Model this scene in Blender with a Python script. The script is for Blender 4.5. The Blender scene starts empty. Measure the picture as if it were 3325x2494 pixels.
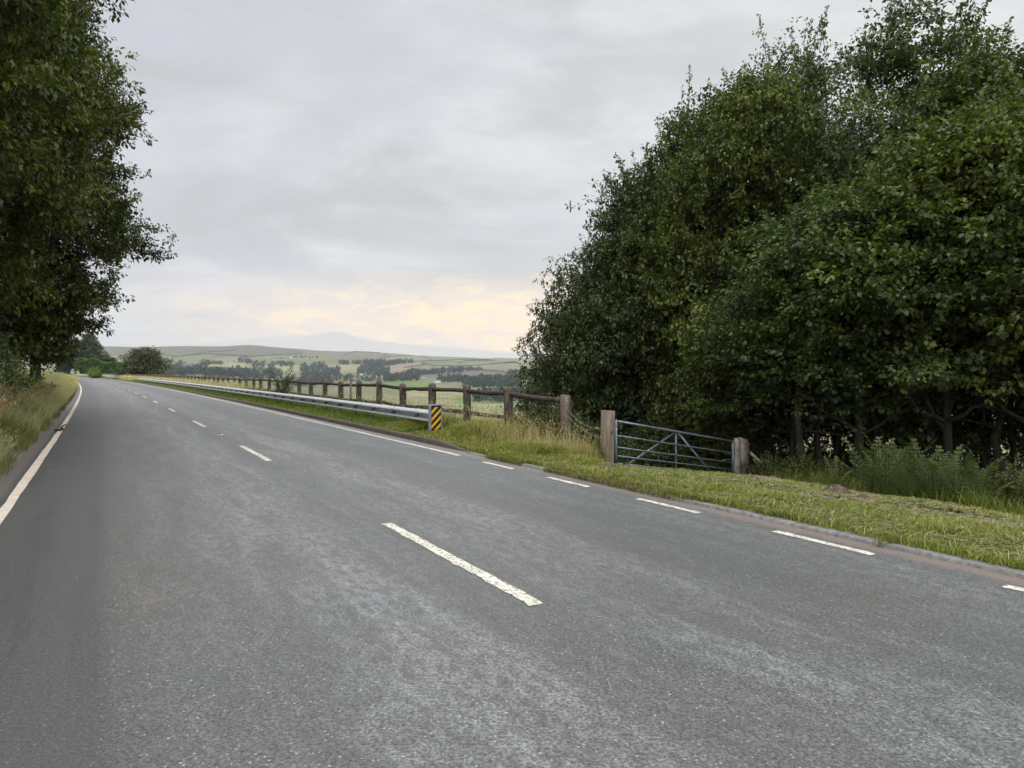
import bpy, math, random
import numpy as np
from mathutils import Vector
R = np.random.default_rng(7)
random.seed(7)
scene = bpy.context.scene
COL = scene.collection
PI = math.pi

# ------------------------------------------------------------------ object helpers
def tag(o, label=None, cat=None, group=None, kind=None):
    if label: o['label'] = label
    if cat: o['category'] = cat
    if group: o['group'] = group
    if kind: o['kind'] = kind
    return o

def empty(name, loc=(0, 0, 0), rz=0.0):
    o = bpy.data.objects.new(name, None)
    o.empty_display_size = 0.2
    COL.objects.link(o)
    o.location = loc
    o.rotation_euler = (0, 0, rz)
    return o

def copy_tree(root):
    r = root.copy(); COL.objects.link(r)
    for ch in list(root.children):
        c = ch.copy(); COL.objects.link(c); c.parent = r
        for g in list(ch.children):
            d = g.copy(); COL.objects.link(d); d.parent = c
    return r

class MB:
    """collects verts / faces (numpy) and links them as one mesh object"""
    def __init__(s):
        s.v = []; s.f = {3: [], 4: []}; s.n = 0; s.t = []; s.ng = []; s.uv = None
    def add(s, v, f, tint=0.5):
        v = np.asarray(v, float).reshape(-1, 3); f = np.asarray(f, int)
        s.v.append(v)
        s.f[f.shape[1]].append(f + s.n)
        t = np.full(len(v), tint) if np.isscalar(tint) else np.asarray(tint)
        s.t.append(t); s.n += len(v)
    def ngon(s, v, face, tint=0.5):
        v = np.asarray(v, float).reshape(-1, 3); s.v.append(v)
        s.ng.append([i + s.n for i in face]); s.t.append(np.full(len(v), tint)); s.n += len(v)
    def box(s, c, size, rz=0.0, tint=0.5, taper=1.0, rot=None):
        x, y, z = [k / 2 for k in size]
        v = np.array([[-x, -y, -z], [x, -y, -z], [x, y, -z], [-x, y, -z],
                      [-x*taper, -y*taper, z], [x*taper, -y*taper, z], [x*taper, y*taper, z], [-x*taper, y*taper, z]])
        if rot is not None: v = v @ np.array(rot).T
        ca, sa = math.cos(rz), math.sin(rz)
        v = v @ np.array([[ca, sa, 0], [-sa, ca, 0], [0, 0, 1]]) + np.array(c)
        f = [[0, 3, 2, 1], [4, 5, 6, 7], [0, 1, 5, 4], [1, 2, 6, 5], [2, 3, 7, 6], [3, 0, 4, 7]]
        s.add(v, f, tint)
    def tube(s, pts, rad, n=8, tint=0.5, cap=True):
        pts = np.asarray(pts, float); m = len(pts)
        rad = np.full(m, rad) if np.isscalar(rad) else np.asarray(rad, float)
        tan = np.gradient(pts, axis=0); tan /= np.linalg.norm(tan, axis=1)[:, None] + 1e-9
        ref = np.array([0, 0, 1.0]) if abs(tan[:, 2]).mean() < 0.8 else np.array([1.0, 0, 0])
        a = np.cross(tan, ref); a /= np.linalg.norm(a, axis=1)[:, None] + 1e-9
        b = np.cross(tan, a)
        ang = np.arange(n) * 2 * PI / n
        v = (pts[:, None, :] + rad[:, None, None] * (np.cos(ang)[None, :, None] * a[:, None, :] + np.sin(ang)[None, :, None] * b[:, None, :])).reshape(-1, 3)
        f = []
        for i in range(m - 1):
            for j in range(n):
                k = (j + 1) % n
                f.append([i*n+j, i*n+k, (i+1)*n+k, (i+1)*n+j])
        base = s.n
        s.add(v, f, tint)
        if cap:
            s.ng.append([base + j for j in range(n)][::-1]); s.ng.append([base + (m-1)*n + j for j in range(n)])
    def build(s, name, mat, parent=None, smooth=False, uv=None):
        me = bpy.data.meshes.new(name)
        v = np.concatenate(s.v) if s.v else np.zeros((0, 3))
        tri = np.concatenate(s.f[3]) if s.f[3] else np.zeros((0, 3), int)
        qd = np.concatenate(s.f[4]) if s.f[4] else np.zeros((0, 4), int)
        ngl = [len(g) for g in s.ng]
        loops = np.concatenate([qd.ravel(), tri.ravel(), np.array([i for g in s.ng for i in g], int)]).astype(np.int32)
        tot = np.concatenate([np.full(len(qd), 4), np.full(len(tri), 3), np.array(ngl, int)]).astype(np.int32)
        st = np.concatenate([[0], np.cumsum(tot)[:-1]]).astype(np.int32)
        me.vertices.add(len(v)); me.vertices.foreach_set('co', v.astype(np.float32).ravel())
        me.loops.add(len(loops)); me.loops.foreach_set('vertex_index', loops)
        me.polygons.add(len(tot)); me.polygons.foreach_set('loop_start', st)
        try: me.polygons.foreach_set('loop_total', tot)
        except Exception: pass
        at = me.attributes.new('tint', 'FLOAT', 'POINT'); at.data.foreach_set('value', np.concatenate(s.t).astype(np.float32))
        if uv is not None:
            l = me.uv_layers.new(name='UVMap'); l.data.foreach_set('uv', np.asarray(uv)[loops].astype(np.float32).ravel())
        me.update(calc_edges=True)
        if smooth: me.polygons.foreach_set('use_smooth', np.ones(len(tot), bool))
        me.materials.append(mat)
        o = bpy.data.objects.new(name, me); COL.objects.link(o)
        if parent: o.parent = parent
        return o

# ------------------------------------------------------------------ node helpers
class G:
    def __init__(s, nt): s.nt = nt; s.x = 0
    def n(s, typ, **kw):
        nd = s.nt.nodes.new(typ); s.x += 40; nd.location = (s.x, 0)
        for k, v in kw.items(): setattr(nd, k, v)
        return nd
    def set(s, sock, v):
        if v is None: return
        if hasattr(v, 'links') or isinstance(v, bpy.types.NodeSocket): s.nt.links.new(v, sock)
        else: sock.default_value = v
    def m(s, op, a, b=None, c=None, clamp=False):
        nd = s.n('ShaderNodeMath', operation=op, use_clamp=clamp)
        s.set(nd.inputs[0], a); s.set(nd.inputs[1], b); s.set(nd.inputs[2], c)
        return nd.outputs[0]
    def vm(s, op, a, b=None):
        nd = s.n('ShaderNodeVectorMath', operation=op); s.set(nd.inputs[0], a); s.set(nd.inputs[1], b); return nd.outputs[0]
    def ss(s, x, lo, hi):
        nd = s.n('ShaderNodeMapRange', interpolation_type='SMOOTHSTEP'); s.set(nd.inputs[0], x)
        nd.inputs[1].default_value = lo; nd.inputs[2].default_value = hi; return nd.outputs[0]
    def mr(s, x, lo, hi, a, b):
        nd = s.n('ShaderNodeMapRange'); s.set(nd.inputs[0], x)
        for i, q in enumerate((lo, hi, a, b)): nd.inputs[i+1].default_value = q
        return nd.outputs[0]
    def mix(s, f, a, b, mode='MIX'):
        nd = s.n('ShaderNodeMix', data_type='RGBA', blend_type=mode)
        s.set(nd.inputs[0], f); s.set(nd.inputs[6], c4(a)); s.set(nd.inputs[7], c4(b)); return nd.outputs[2]
    def noise(s, vec, scale, detail=4, rough=0.55, dist=0.0):
        nd = s.n('ShaderNodeTexNoise'); s.set(nd.inputs['Vector'], vec)
        nd.inputs['Scale'].default_value = scale; nd.inputs['Detail'].default_value = detail
        nd.inputs['Roughness'].default_value = rough; nd.inputs['Distortion'].default_value = dist
        return nd.outputs['Fac']
    def scale(s, vec, xyz):
        return s.vm('MULTIPLY', vec, xyz)
    def curve(s, x, pts):
        nd = s.n('ShaderNodeFloatCurve'); s.set(nd.inputs['Value'], x)
        c = nd.mapping.curves[0]
        while len(c.points) < len(pts): c.points.new(0.5, 0.5)
        for p, (a, b) in zip(c.points, pts): p.location = (a, b); p.handle_type = 'AUTO_CLAMPED'
        nd.mapping.update(); return nd.outputs[0]
    def bump(s, h, strength, dist):
        nd = s.n('ShaderNodeBump'); s.set(nd.inputs['Height'], h); nd.inputs['Strength'].default_value = strength; nd.inputs['Distance'].default_value = dist
        return nd.outputs[0]

def c4(c):
    return (*c, 1.0) if isinstance(c, tuple) and len(c) == 3 else c

def mat(name):
    m = bpy.data.materials.new(name); m.use_nodes = True
    g = G(m.node_tree)
    p = m.node_tree.nodes['Principled BSDF']
    return m, g, p

def coords(g, kind='Object'):
    return g.n('ShaderNodeTexCoord').outputs[kind]

def geo_pos(g):
    return g.n('ShaderNodeNewGeometry').outputs['Position']

def tint(g):
    return g.n('ShaderNodeAttribute', attribute_name='tint').outputs['Fac']

def leaf_mat(name, dark, light, extra=None, transl=0.25, rough=0.45, spec=0.4):
    m, g, p = mat(name)
    t = tint(g)
    c = g.mix(g.mr(t, 0.0, 1.0, 0.0, 1.0), dark, light)
    if extra:
        c = g.mix(g.ss(t, 0.93, 0.99), c, extra)
    ran = g.n('ShaderNodeObjectInfo').outputs['Random']
    c = g.mix(ran, g.mix(1.0, c, (0.82, 0.90, 1.0), 'MULTIPLY'), g.mix(1.0, c, (1.14, 1.06, .88), 'MULTIPLY'))
    g.set(p.inputs['Base Color'], c); p.inputs['Roughness'].default_value = rough
    p.inputs['Specular IOR Level'].default_value = spec
    tr = g.n('ShaderNodeBsdfTranslucent'); g.set(tr.inputs[0], g.mix(1.0, c, (1.3, 1.5, 0.6), 'MULTIPLY'))
    mx = g.n('ShaderNodeMixShader'); mx.inputs[0].default_value = transl
    nt = m.node_tree
    nt.links.new(p.outputs[0], mx.inputs[1]); nt.links.new(tr.outputs[0], mx.inputs[2])
    nt.links.new(mx.outputs[0], nt.nodes['Material Output'].inputs[0])
    return m

def rough_mat(name, a, b, scale=6.0, rough=0.85, bump=0.4, dist=0.01, stretch=(1, 1, 1), c=None, cscale=2.0, cth=(0.55, 0.7), metal=0.0, spec=0.4):
    m, g, p = mat(name)
    v = g.scale(coords(g), stretch)
    n1 = g.noise(v, scale, 6, 0.65)
    col = g.mix(g.ss(n1, 0.3, 0.7), a, b)
    if c: col = g.mix(g.ss(g.noise(coords(g), cscale, 5, 0.7), *cth), col, c)
    g.set(p.inputs['Base Color'], col)
    p.inputs['Roughness'].default_value = rough; p.inputs['Metallic'].default_value = metal
    p.inputs['Specular IOR Level'].default_value = spec
    g.set(p.inputs['Normal'], g.bump(g.noise(v, scale * 3, 4, 0.6), bump, dist))
    return m

# ------------------------------------------------------------------ the lie of the land
F = 720.0; HZ = 372.0; CH = 1.6
def Xc(y):
    y = np.asarray(y, float)
    return 2.95 - 0.562*y - 0.00027*y*y - 0.0022*np.maximum(y-225, 0)**2
def slope(y):
    y = np.asarray(y, float)
    return -0.562 - 0.00054*y - 0.0044*np.maximum(y-225, 0)
def road_pt(y, t):
    """point at lateral offset t (right positive) from the centre line at forward distance y"""
    m = slope(y); L = np.sqrt(1+m*m)
    return np.stack([Xc(y) + t/L, y - m*t/L], -1)
def road_dir(y):
    m = float(slope(y)); L = math.sqrt(1+m*m)
    return np.array([m/L, 1/L])
def sstep(x, a, b):
    k = np.clip((x-a)/(b-a), 0, 1); return k*k*(3-2*k)
# skyline of the far hills (image column -> image row it reaches)
SKX = [-200, 100, 154, 187, 225, 250, 279, 300, 317, 339, 356, 386, 422, 447, 488, 498, 520, 600, 800, 1200]
SKY_ = [346, 346.8, 346.8, 346.2, 346.1, 345.3, 347.2, 348.9, 350.7, 351.4, 351, 353.3, 355.5, 356.8, 358.3, 357.6, 358.5, 360, 362, 362]
FY = [150, 250, 400, 600, 900, 1300, 1600, 2000, 2500, 3000]
FP = [470, 445, 425, 412, 403, 392, 385, 378, 370, 362]
YR = 3800.0
def wob(x, y, k):
    return np.sin(x*k+1.3*np.sin(y*k*0.7))*np.cos(y*k*1.21+0.8*np.sin(x*k*0.53+2.1))
def far_z(px, y):
    sc = 0.62 + 0.38*sstep(px, 190, 340)
    ye = np.where(y < 2600, y/sc, y)
    ye = y/(sc + (1-sc)*sstep(y, 1100, 3000))
    py = np.interp(ye, FY + [YR], FP + [0]) * 0
    base = np.interp(ye, FY, FP)
    sk = np.interp(px, SKX, SKY_)
    k = sstep(ye, 2300, YR)
    base = np.where(ye > 2300, base[...]*(1-k) + sk*k, base)
    lin = np.interp(ye, [3000, YR], [0, 1])
    base = np.where(ye > 3000, (362 + (sk-362)*lin)*0.5 + base*0.5, base)
    z = CH - (base-HZ)*y/F
    over = np.maximum(ye - YR, 0)
    z = np.where(ye > YR, CH - (sk-HZ)*y/F - over*0.16 - (over**1.02)*0.05, z)
    z = z + wob(px*1.0*y/F, y, 0.006)*6*sstep(y, 500, 1500)*(1-sstep(y, 2900, 3300)) + wob(px*y/F, y, 0.017)*2*sstep(y, 400, 1200)
    z = z + 40*sstep(-px, -136, -104)*np.exp(-((y-720)/230.0)**2)
    return z
def Hxy(x, y):
    x = np.asarray(x, float); y = np.asarray(y, float)
    yy = np.clip(y, -80, 330)
    m = slope(yy); L = np.sqrt(1+m*m)
    t = (x - Xc(yy))/L
    t = np.where(y > 330, np.maximum((x-Xc(330)-(-0.75)*(y-330))/1.2, t), t)
    yf = yy + m*t/L
    gA = np.interp(t, [-3.7, 3.5, 3.72, 5, 6.5, 7.7, 10, 16, 30, 60, 140], [-.06, -.06, .02, .0, -.13, -.32, -.9, -1.6, -4, -9, -24])
    gG = np.interp(t, [-3.7, 3.5, 3.72, 4.5, 5, 6, 7, 10, 16, 30, 60, 140], [-.06, -.06, .02, -.02, -.06, -.28, -.53, -1.05, -2.0, -4.5, -9, -24])
    gB = np.interp(t, [-3.7, 3.6, 3.86, 5, 6.5, 7.5, 10, 16, 30, 60, 140], [-.06, -.06, .09, .12, .0, -.4, -1.6, -3.6, -7, -12, -24])
    gB = gB*(1-.85*sstep(yf, 222, 255)*(1-sstep(t, 25, 60)))
    w1 = sstep(yf, 8, 11.5); w2 = sstep(yf, 11.5, 16)
    g = (gA*(1-w1)+gG*w1)*(1-w2) + gB*w2
    gl = np.interp(-t, [3.7, 3.95, 4.4, 5, 7, 10, 20, 60, 200], [-.06, .0, .03, .15, .5, .8, 1.5, 3, 4])
    g = np.where(t < -3.7, gl, g)
    off = sstep(np.abs(t), 4.2, 6)
    g = g + off*(0.04*wob(x, y, 1.7) + 0.02*wob(x+3, y, 4.1))
    px = 512 + F*x/np.maximum(y, 40)
    w = sstep(t, 35, 150)
    return g*(1-w) + far_z(px, np.maximum(y, 150))*w
def hz(x, y): return float(Hxy(np.array([x]), np.array([y]))[0])
def ray(px, py, lo=250, hi=4200):
    """where the line of sight through an image point meets the ground"""
    ys = np.linspace(lo, hi, 1600)
    x = (px-512)/F*ys; z = CH-(py-HZ)/F*ys
    h = Hxy(x, ys)
    hit = np.nonzero(h > z)[0]
    i = hit[0] if len(hit) else len(ys)-1
    return x[i], ys[i], h[i]

# ------------------------------------------------------------------ materials
M = {}
M['syc'] = leaf_mat('leaf_sycamore', (.022, .034, .010), (.150, .190, .045), transl=0.25, rough=0.45, spec=.28)
M['syc2'] = leaf_mat('leaf_blue_green', (.024, .038, .015), (.130, .175, .060), transl=0.22, rough=0.42, spec=.3)
M['willow'] = leaf_mat('leaf_small', (.028, .038, .013), (.130, .152, .048), transl=0.22, rough=0.42, spec=.28)
M['oak'] = leaf_mat('leaf_oak', (.022, .032, .007), (.120, .142, .026), extra=(.15, .09, .03), transl=0.22, rough=0.42, spec=.25)
M['bush'] = leaf_mat('leaf_bush', (.05, .07, .022), (.16, .20, .06), extra=(.22, .10, .10), transl=0.2)
M['yel'] = leaf_mat('leaf_yellow_green', (.09, .13, .02), (.24, .28, .05), transl=0.25)
M['copper'] = leaf_mat('leaf_copper', (.018, .014, .014), (.05, .04, .03), transl=0.1)
M['dist'] = leaf_mat('leaf_distant', (.018, .034, .023), (.050, .075, .040), transl=0.1, rough=0.7, spec=0.1)
M['grey_tree'] = leaf_mat('leaf_grey_green', (.035, .045, .020), (.10, .12, .055), transl=0.15, rough=0.6)
M['hedge'] = leaf_mat('leaf_hedge', (.035, .085, .014), (.105, .20, .03), transl=0.15)
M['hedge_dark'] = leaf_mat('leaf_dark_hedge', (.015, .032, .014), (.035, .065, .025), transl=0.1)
M['fern'] = leaf_mat('fern_frond', (.044, .058, .020), (.135, .165, .062), transl=0.3, rough=0.6, spec=0.2)
M['rough_grass'] = leaf_mat('rough_grass_blade', (.070, .080, .026), (.27, .26, .10), extra=(.48, .41, .23), transl=0.3, rough=0.6, spec=0.2)
M['grass'] = leaf_mat('grass_blade', (.065, .088, .016), (.27, .30, .060), extra=(.50, .41, .22), transl=0.3, rough=0.6, spec=0.2)
M['straw'] = leaf_mat('straw_blade', (.24, .21, .10), (.56, .50, .33), transl=0.3, rough=0.7, spec=0.15)
M['rust'] = leaf_mat('rusty_seed_head', (.22, .15, .075), (.44, .33, .19), transl=0.2, rough=0.8, spec=0.1)
M['bark'] = rough_mat('bark', (.022, .018, .012), (.070, .060, .042), 4, .95, .8, .03, (1, 1, .3), (.06, .08, .04), 1.5)
M['deadwood'] = rough_mat('dead_wood', (.20, .16, .12), (.42, .36, .29), 10, .9, .5, .01)
M['post'] = rough_mat('old_wood_post', (.055, .043, .033), (.19, .15, .115), 9, .95, .8, .012, (1, 1, .35), (.24, .22, .17), 7, (.58, .72))
M['rail'] = rough_mat('old_wood_rail', (.028, .020, .016), (.095, .066, .050), 7, .9, .6, .01, (1, 1, 1), (.16, .13, .10), 9, (.62, .75))
M['gatepost'] = rough_mat('gate_post_wood', (.15, .115, .085), (.30, .245, .19), 6, .9, .5, .008, (1.5, 1.5, .25), (.10, .06, .045), 3, (.58, .7))
M['gatepost2'] = rough_mat('weathered_post', (.22, .19, .15), (.48, .43, .36), 8, .9, .6, .01, (1, 1, .5), (.16, .10, .07), 3, (.52, .68))
M['gate'] = rough_mat('gate_steel', (.12, .16, .19), (.24, .30, .34), 14, .42, .15, .002, (1, 1, 1), (.17, .12, .09), 6, (.60, .72), metal=0.35, spec=.5)
M['galv'] = rough_mat('galvanised_steel', (.40, .43, .45), (.60, .62, .63), 5, .38, .1, .002, (1, 1, 1), (.24, .22, .20), 3, (.58, .75), metal=0.25, spec=.5)
M['marker_steel'] = rough_mat('marker_steel', (.15, .17, .19), (.27, .29, .31), 6, .5, .1, .002, (1, 1, 1), (.12, .11, .10), 6, (.6, .72), metal=.2)
M['galv_post'] = rough_mat('dull_steel', (.12, .12, .12), (.24, .24, .23), 8, .6, .1, .002, metal=.3)
M['wire'] = rough_mat('wire_steel', (.14, .14, .14), (.26, .25, .24), 20, .5, 0, .001, metal=.5)
M['stone'] = rough_mat('pier_stone', (.22, .20, .17), (.40, .37, .32), 4, .9, .3, .02)
M['pale_stone'] = rough_mat('finial_stone', (.30, .29, .27), (.42, .41, .38), 4, .8, .1, .01)
M['housewall'] = rough_mat('house_wall', (.30, .27, .23), (.45, .41, .36), .8, .9, .1, .02)
M['whitewall'] = rough_mat('white_render', (.68, .68, .66), (.80, .80, .78), .8, .8, .1, .02)
M['roof'] = rough_mat('slate_roof', (.10, .10, .11), (.19, .18, .19), 1.2, .8, .1, .02)
M['pane'] = rough_mat('window_glass', (.03, .035, .04), (.06, .065, .07), 1, .15, 0, .01)
M['walling'] = rough_mat('dry_stone', (.030, .028, .025), (.07, .065, .06), 1.5, .95, .3, .05)
M['twig'] = rough_mat('twig_litter', (.10, .07, .05), (.34, .25, .17), 8, .95, .2, .01)
M['yellow'] = rough_mat('yellow_reflective', (.58, .34, .015), (.70, .43, .03), 12, .35, .02, .001, (1, 1, 1), (.36, .22, .05), 9, (.58, .74))
M['black'] = rough_mat('black_reflective', (.010, .006, .012), (.025, .014, .022), 12, .35, .02, .001)
M['stud'] = rough_mat('stud_housing', (.45, .45, .44), (.65, .65, .63), 30, .5, .1, .002)
M['rubber'] = rough_mat('stud_rubber', (.015, .015, .015), (.03, .03, .03), 30, .7, .1, .002)

def ground_mat():
    m, g, p = mat('verge_ground')
    P = geo_pos(g)
    uv = g.n('ShaderNodeUVMap').outputs[0]
    sp = g.n('ShaderNodeSeparateXYZ'); g.set(sp.inputs[0], uv); t = sp.outputs[0]
    n1 = g.noise(P, 1.3, 5, .6); n2 = g.noise(P, 9, 5, .7); n3 = g.noise(P, 45, 3, .7)
    gr = g.mix(g.ss(n1, .35, .65), (.060, .085, .020), (.13, .15, .045))
    gr = g.mix(g.ss(n2, .5, .68), gr, (.22, .18, .095))
    gr = g.mix(g.m('MULTIPLY', g.ss(n3, .48, .62), .75), gr, (.095, .066, .042))
    # bare brown soil and leaf litter: under the wood and where the verge meets it
    woods = g.m('MULTIPLY', g.ss(g.m('ADD', t, g.mr(n2, 0, 1, -.7, .7)), 7.2, 8.6), g.m('SUBTRACT', 1.0, g.ss(t, 40, 60)))
    spy = g.n('ShaderNodeSeparateXYZ'); g.set(spy.inputs[0], P)
    woods = g.m('MULTIPLY', woods, g.m('SUBTRACT', 1.0, g.ss(spy.outputs[1], 27, 34)))
    lit = g.mix(g.ss(n3, .4, .6), (.045, .032, .022), (.12, .085, .055))
    c = g.mix(woods, gr, lit)
    left = g.m('SUBTRACT', 1.0, g.ss(g.m('ADD', t, g.mr(n2, 0, 1, -.35, .35)), -4.55, -4.25))
    dirt = g.mix(g.ss(n3, .4, .62), (.115, .095, .085), (.20, .17, .15))
    dm = g.m('MULTIPLY', g.m('SUBTRACT', 1.0, left), g.m('LESS_THAN', t, 0.0))
    c = g.mix(dm, c, dirt)
    g.set(p.inputs['Base Color'], c); p.inputs['Roughness'].default_value = .95; p.inputs['Specular IOR Level'].default_value = .15
    g.set(p.inputs['Normal'], g.bump(g.m('ADD', n2, n3), .6, .03))
    return m

def road_mat():
    m, g, p = mat('asphalt')
    P = geo_pos(g)
    uv = g.n('ShaderNodeUVMap').outputs[0]
    sp = g.n('ShaderNodeSeparateXYZ'); g.set(sp.inputs[0], uv); t = sp.outputs[0]; s_ = sp.outputs[1]
    fine = g.noise(P, 150, 2, .6); agg = g.noise(P, 50, 4, .8); mid = g.noise(P, 7, 4, .65); big = g.noise(P, .45, 4, .6)
    st = g.noise(g.scale(uv, (1.9, .20, 1)), 1.0, 6, .7, .9)           # long streaks that run with the traffic
    patch = g.noise(g.scale(uv, (2.0, .55, 1)), 1.5, 8, .82, .5)
    tn = g.m('ADD', t, g.mr(big, 0, 1, -.22, .22))
    bands = g.curve(g.mr(tn, -4, 4, 0, 1), [(0, .15), (.17, .15), (.21, .30), (.27, .42), (.33, .78), (.39, .95), (.44, .72), (.485, .40),
                                          (.53, .75), (.60, .95), (.68, .55), (.74, .30), (.80, .5), (.88, .62), (.94, .45), (1, .4)])
    smooth = g.m('SUBTRACT', 1.0, g.ss(g.m('ADD', t, g.mr(mid, 0, 1, -.08, .08)), -2.68, -2.52))
    base = g.mix(g.ss(agg, .32, .68), (.028, .028, .026), (.108, .107, .102))
    base = g.mix(g.ss(big, .35, .65), base, g.mix(1.0, base, (1.10, 1.0, .92), 'MULTIPLY'))
    blue = g.m('MULTIPLY', g.ss(t, 1.2, 2.6), .75)
    base = g.mix(1.0, base, (.96, 1.01, 1.0), 'MULTIPLY'); base = g.mix(blue, base, g.mix(1.0, base, (.98, 1.08, 1.10), 'MULTIPLY'))
    lightc = g.mix(g.ss(agg, .38, .64), (.080, .082, .084), (.345, .352, .355))
    sp2 = g.noise(g.scale(uv, (1.0, .55, 1)), 14.0, 5, .8)
    lf = g.m('MULTIPLY', bands, g.m('ADD', .12, g.m('ADD', g.m('MULTIPLY', g.ss(patch, .36, .72), .55), g.m('MULTIPLY', g.ss(st, .40, .68), .38))), clamp=True)
    lf = g.m('MULTIPLY', lf, g.mr(g.ss(sp2, .40, .58), 0, 1, .30, 1.25), clamp=True)
    c = g.mix(lf, base, lightc)
    c = g.mix(g.m('MULTIPLY', g.ss(fine, .63, .70), .7), c, (.33, .325, .31))
    c = g.mix(g.m('MULTIPLY', g.ss(fine, .42, .30), .0), c, (.03, .03, .03))
    vo = g.n('ShaderNodeTexVoronoi'); g.set(vo.inputs['Vector'], P); vo.inputs['Scale'].default_value = 42.0
    vs_ = g.n('ShaderNodeSeparateColor'); g.set(vs_.inputs[0], vo.outputs['Color'])
    chip = g.m('MULTIPLY', g.m('LESS_THAN', vo.outputs['Distance'], .26), g.ss(vs_.outputs[0], .72, .95))
    c = g.mix(g.m('MULTIPLY', chip, .8), c, g.mix(vs_.outputs[1], (.24, .22, .19), (.42, .42, .42)))
    dk = g.m('MULTIPLY', g.m('LESS_THAN', vo.outputs['Distance'], .30), g.m('LESS_THAN', vs_.outputs[0], .22))
    c = g.mix(g.m('MULTIPLY', dk, .6), c, (.022, .021, .020))
    sm = g.mix(g.ss(g.m('ADD', g.m('MULTIPLY', fine, .5), g.m('MULTIPLY', agg, .5)), .38, .62), (.034, .034, .032), (.096, .095, .089))
    sm = g.mix(g.ss(st, .45, .62), sm, g.mix(1.0, sm, (.80, .80, .84), 'MULTIPLY'))
    sm = g.mix(g.m('MULTIPLY', chip, .35), sm, (.26, .25, .24)); sm = g.mix(g.m('MULTIPLY', dk, .4), sm, (.022, .021, .020))
    c = g.mix(smooth, c, sm)
    # pinkish channel beside the low kerb and the dusty band beside the high one
    rim = g.ss(g.m('ADD', t, g.mr(mid, 0, 1, -.12, .12)), 3.34, 3.46)
    nearm = g.m('SUBTRACT', 1.0, g.ss(s_, 10.5, 14))
    pink = g.mix(g.ss(agg, .35, .7), (.125, .098, .086), (.235, .185, .165))
    dust = g.mix(g.ss(agg, .35, .7), (.115, .100, .088), (.24, .20, .175))
    c = g.mix(rim, c, g.mix(nearm, dust, pink))
    lrim = g.m('SUBTRACT', 1.0, g.ss(g.m('ADD', t, g.mr(mid, 0, 1, -.06, .06)), -3.80, -3.68))
    c = g.mix(lrim, c, g.mix(g.ss(agg, .35, .7), (.085, .072, .064), (.19, .165, .15)))
    rust = g.m('MULTIPLY', g.ss(g.noise(P, 1.7, 3, .5), .66, .76), .35)
    c = g.mix(rust, c, (.20, .145, .11))
    g.set(p.inputs['Base Color'], c)
    g.set(p.inputs['Roughness'], g.mr(lf, 0, 1, .52, .40)); p.inputs['Specular IOR Level'].default_value = .6
    g.set(p.inputs['Normal'], g.bump(g.m('ADD', agg, g.m('MULTIPLY', fine, .6)), .45, .005))
    return m

def paint_mat(name, col, dirty, lo, hi):
    m, g, p = mat(name)
    P = geo_pos(g)
    w = g.noise(P, 22, 6, .85); w2 = g.noise(P, 3.2, 3, .6); w3 = g.noise(P, 110, 2, .6)
    c = g.mix(g.ss(w2, .35, .7), col, dirty)
    c = g.mix(g.m('MULTIPLY', g.ss(w3, .55, .68), .5), c, (.30, .28, .24))
    c = g.mix(g.ss(w, lo, hi), c, (.12, .115, .105))
    g.set(p.inputs['Base Color'], c); p.inputs['Roughness'].default_value = .65
    g.set(p.inputs['Normal'], g.bump(w, .4, .003))
    return m
M['ground'] = ground_mat(); M['road'] = road_mat()
M['paint'] = paint_mat('white_road_paint', (.72, .68, .57), (.54, .51, .43), .515, .575)
M['paint_left'] = paint_mat('dirty_cream_paint', (.66, .57, .47), (.54, .44, .37), .56, .66)
M['kerb_low'] = rough_mat('kerb_concrete', (.12, .118, .11), (.25, .245, .23), 16, .9, .4, .006, c=(.14, .12, .11), cscale=4)
M['kerb_high'] = rough_mat('kerb_stained', (.060, .048, .037), (.135, .110, .088), 16, .9, .4, .006, c=(.25, .21, .17), cscale=3, cth=(.6, .72))

# ------------------------------------------------------------------ ground, road, kerbs, markings
def strip_grid(ys, ts, zf, name, m, kind='structure', zoff=0.0, uvshift=None):
    ys = np.asarray(ys); ts = np.asarray(ts)
    Y, T = np.meshgrid(ys, ts, indexing='ij')
    P = road_pt(Y, T)
    z = zf(P[..., 0], P[..., 1], T, Y) + zoff
    v = np.concatenate([P, z[..., None]], -1).reshape(-1, 3)
    a, b = len(ys), len(ts)
    i = np.arange(a-1)[:, None]*b + np.arange(b-1)[None, :]
    f = np.stack([i, i+1, i+b+1, i+b], -1).reshape(-1, 4)
    mb = MB(); mb.add(v, f)
    o = mb.build(name, m, uv=np.stack([T.ravel(), Y.ravel()], -1), smooth=True)
    return tag(o, kind=kind)
ys_near = np.concatenate([np.arange(-40, 0, 1.0), np.arange(0, 30, .25), np.arange(30, 80, 1), np.arange(80, 330, 4)])
ts_g = np.concatenate([np.array([-120, -80, -60, -45, -35, -28, -22, -18]), np.arange(-15, -4, .35), np.array([-3.95, -3.7, 0, 3.5, 3.6, 3.72, 3.86]), np.arange(4.1, 18, .35),
                       np.arange(18, 60, 2.5), np.arange(60, 170, 8)])
gr = strip_grid(ys_near, ts_g, lambda x, y, t, yy: np.where((t < 3.55) & (t > -3.75), -.06, np.where((t<3.61)&(t>3.55), -.06, Hxy(x, y))), 'ground', M['ground'])

strip_grid(ys_near, np.concatenate([np.linspace(-3.98, 3.72, 24)]), lambda x, y, t, yy: np.zeros_like(x) - .012*np.abs(t/3.7)**2*0, 'road', M['road'])

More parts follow.
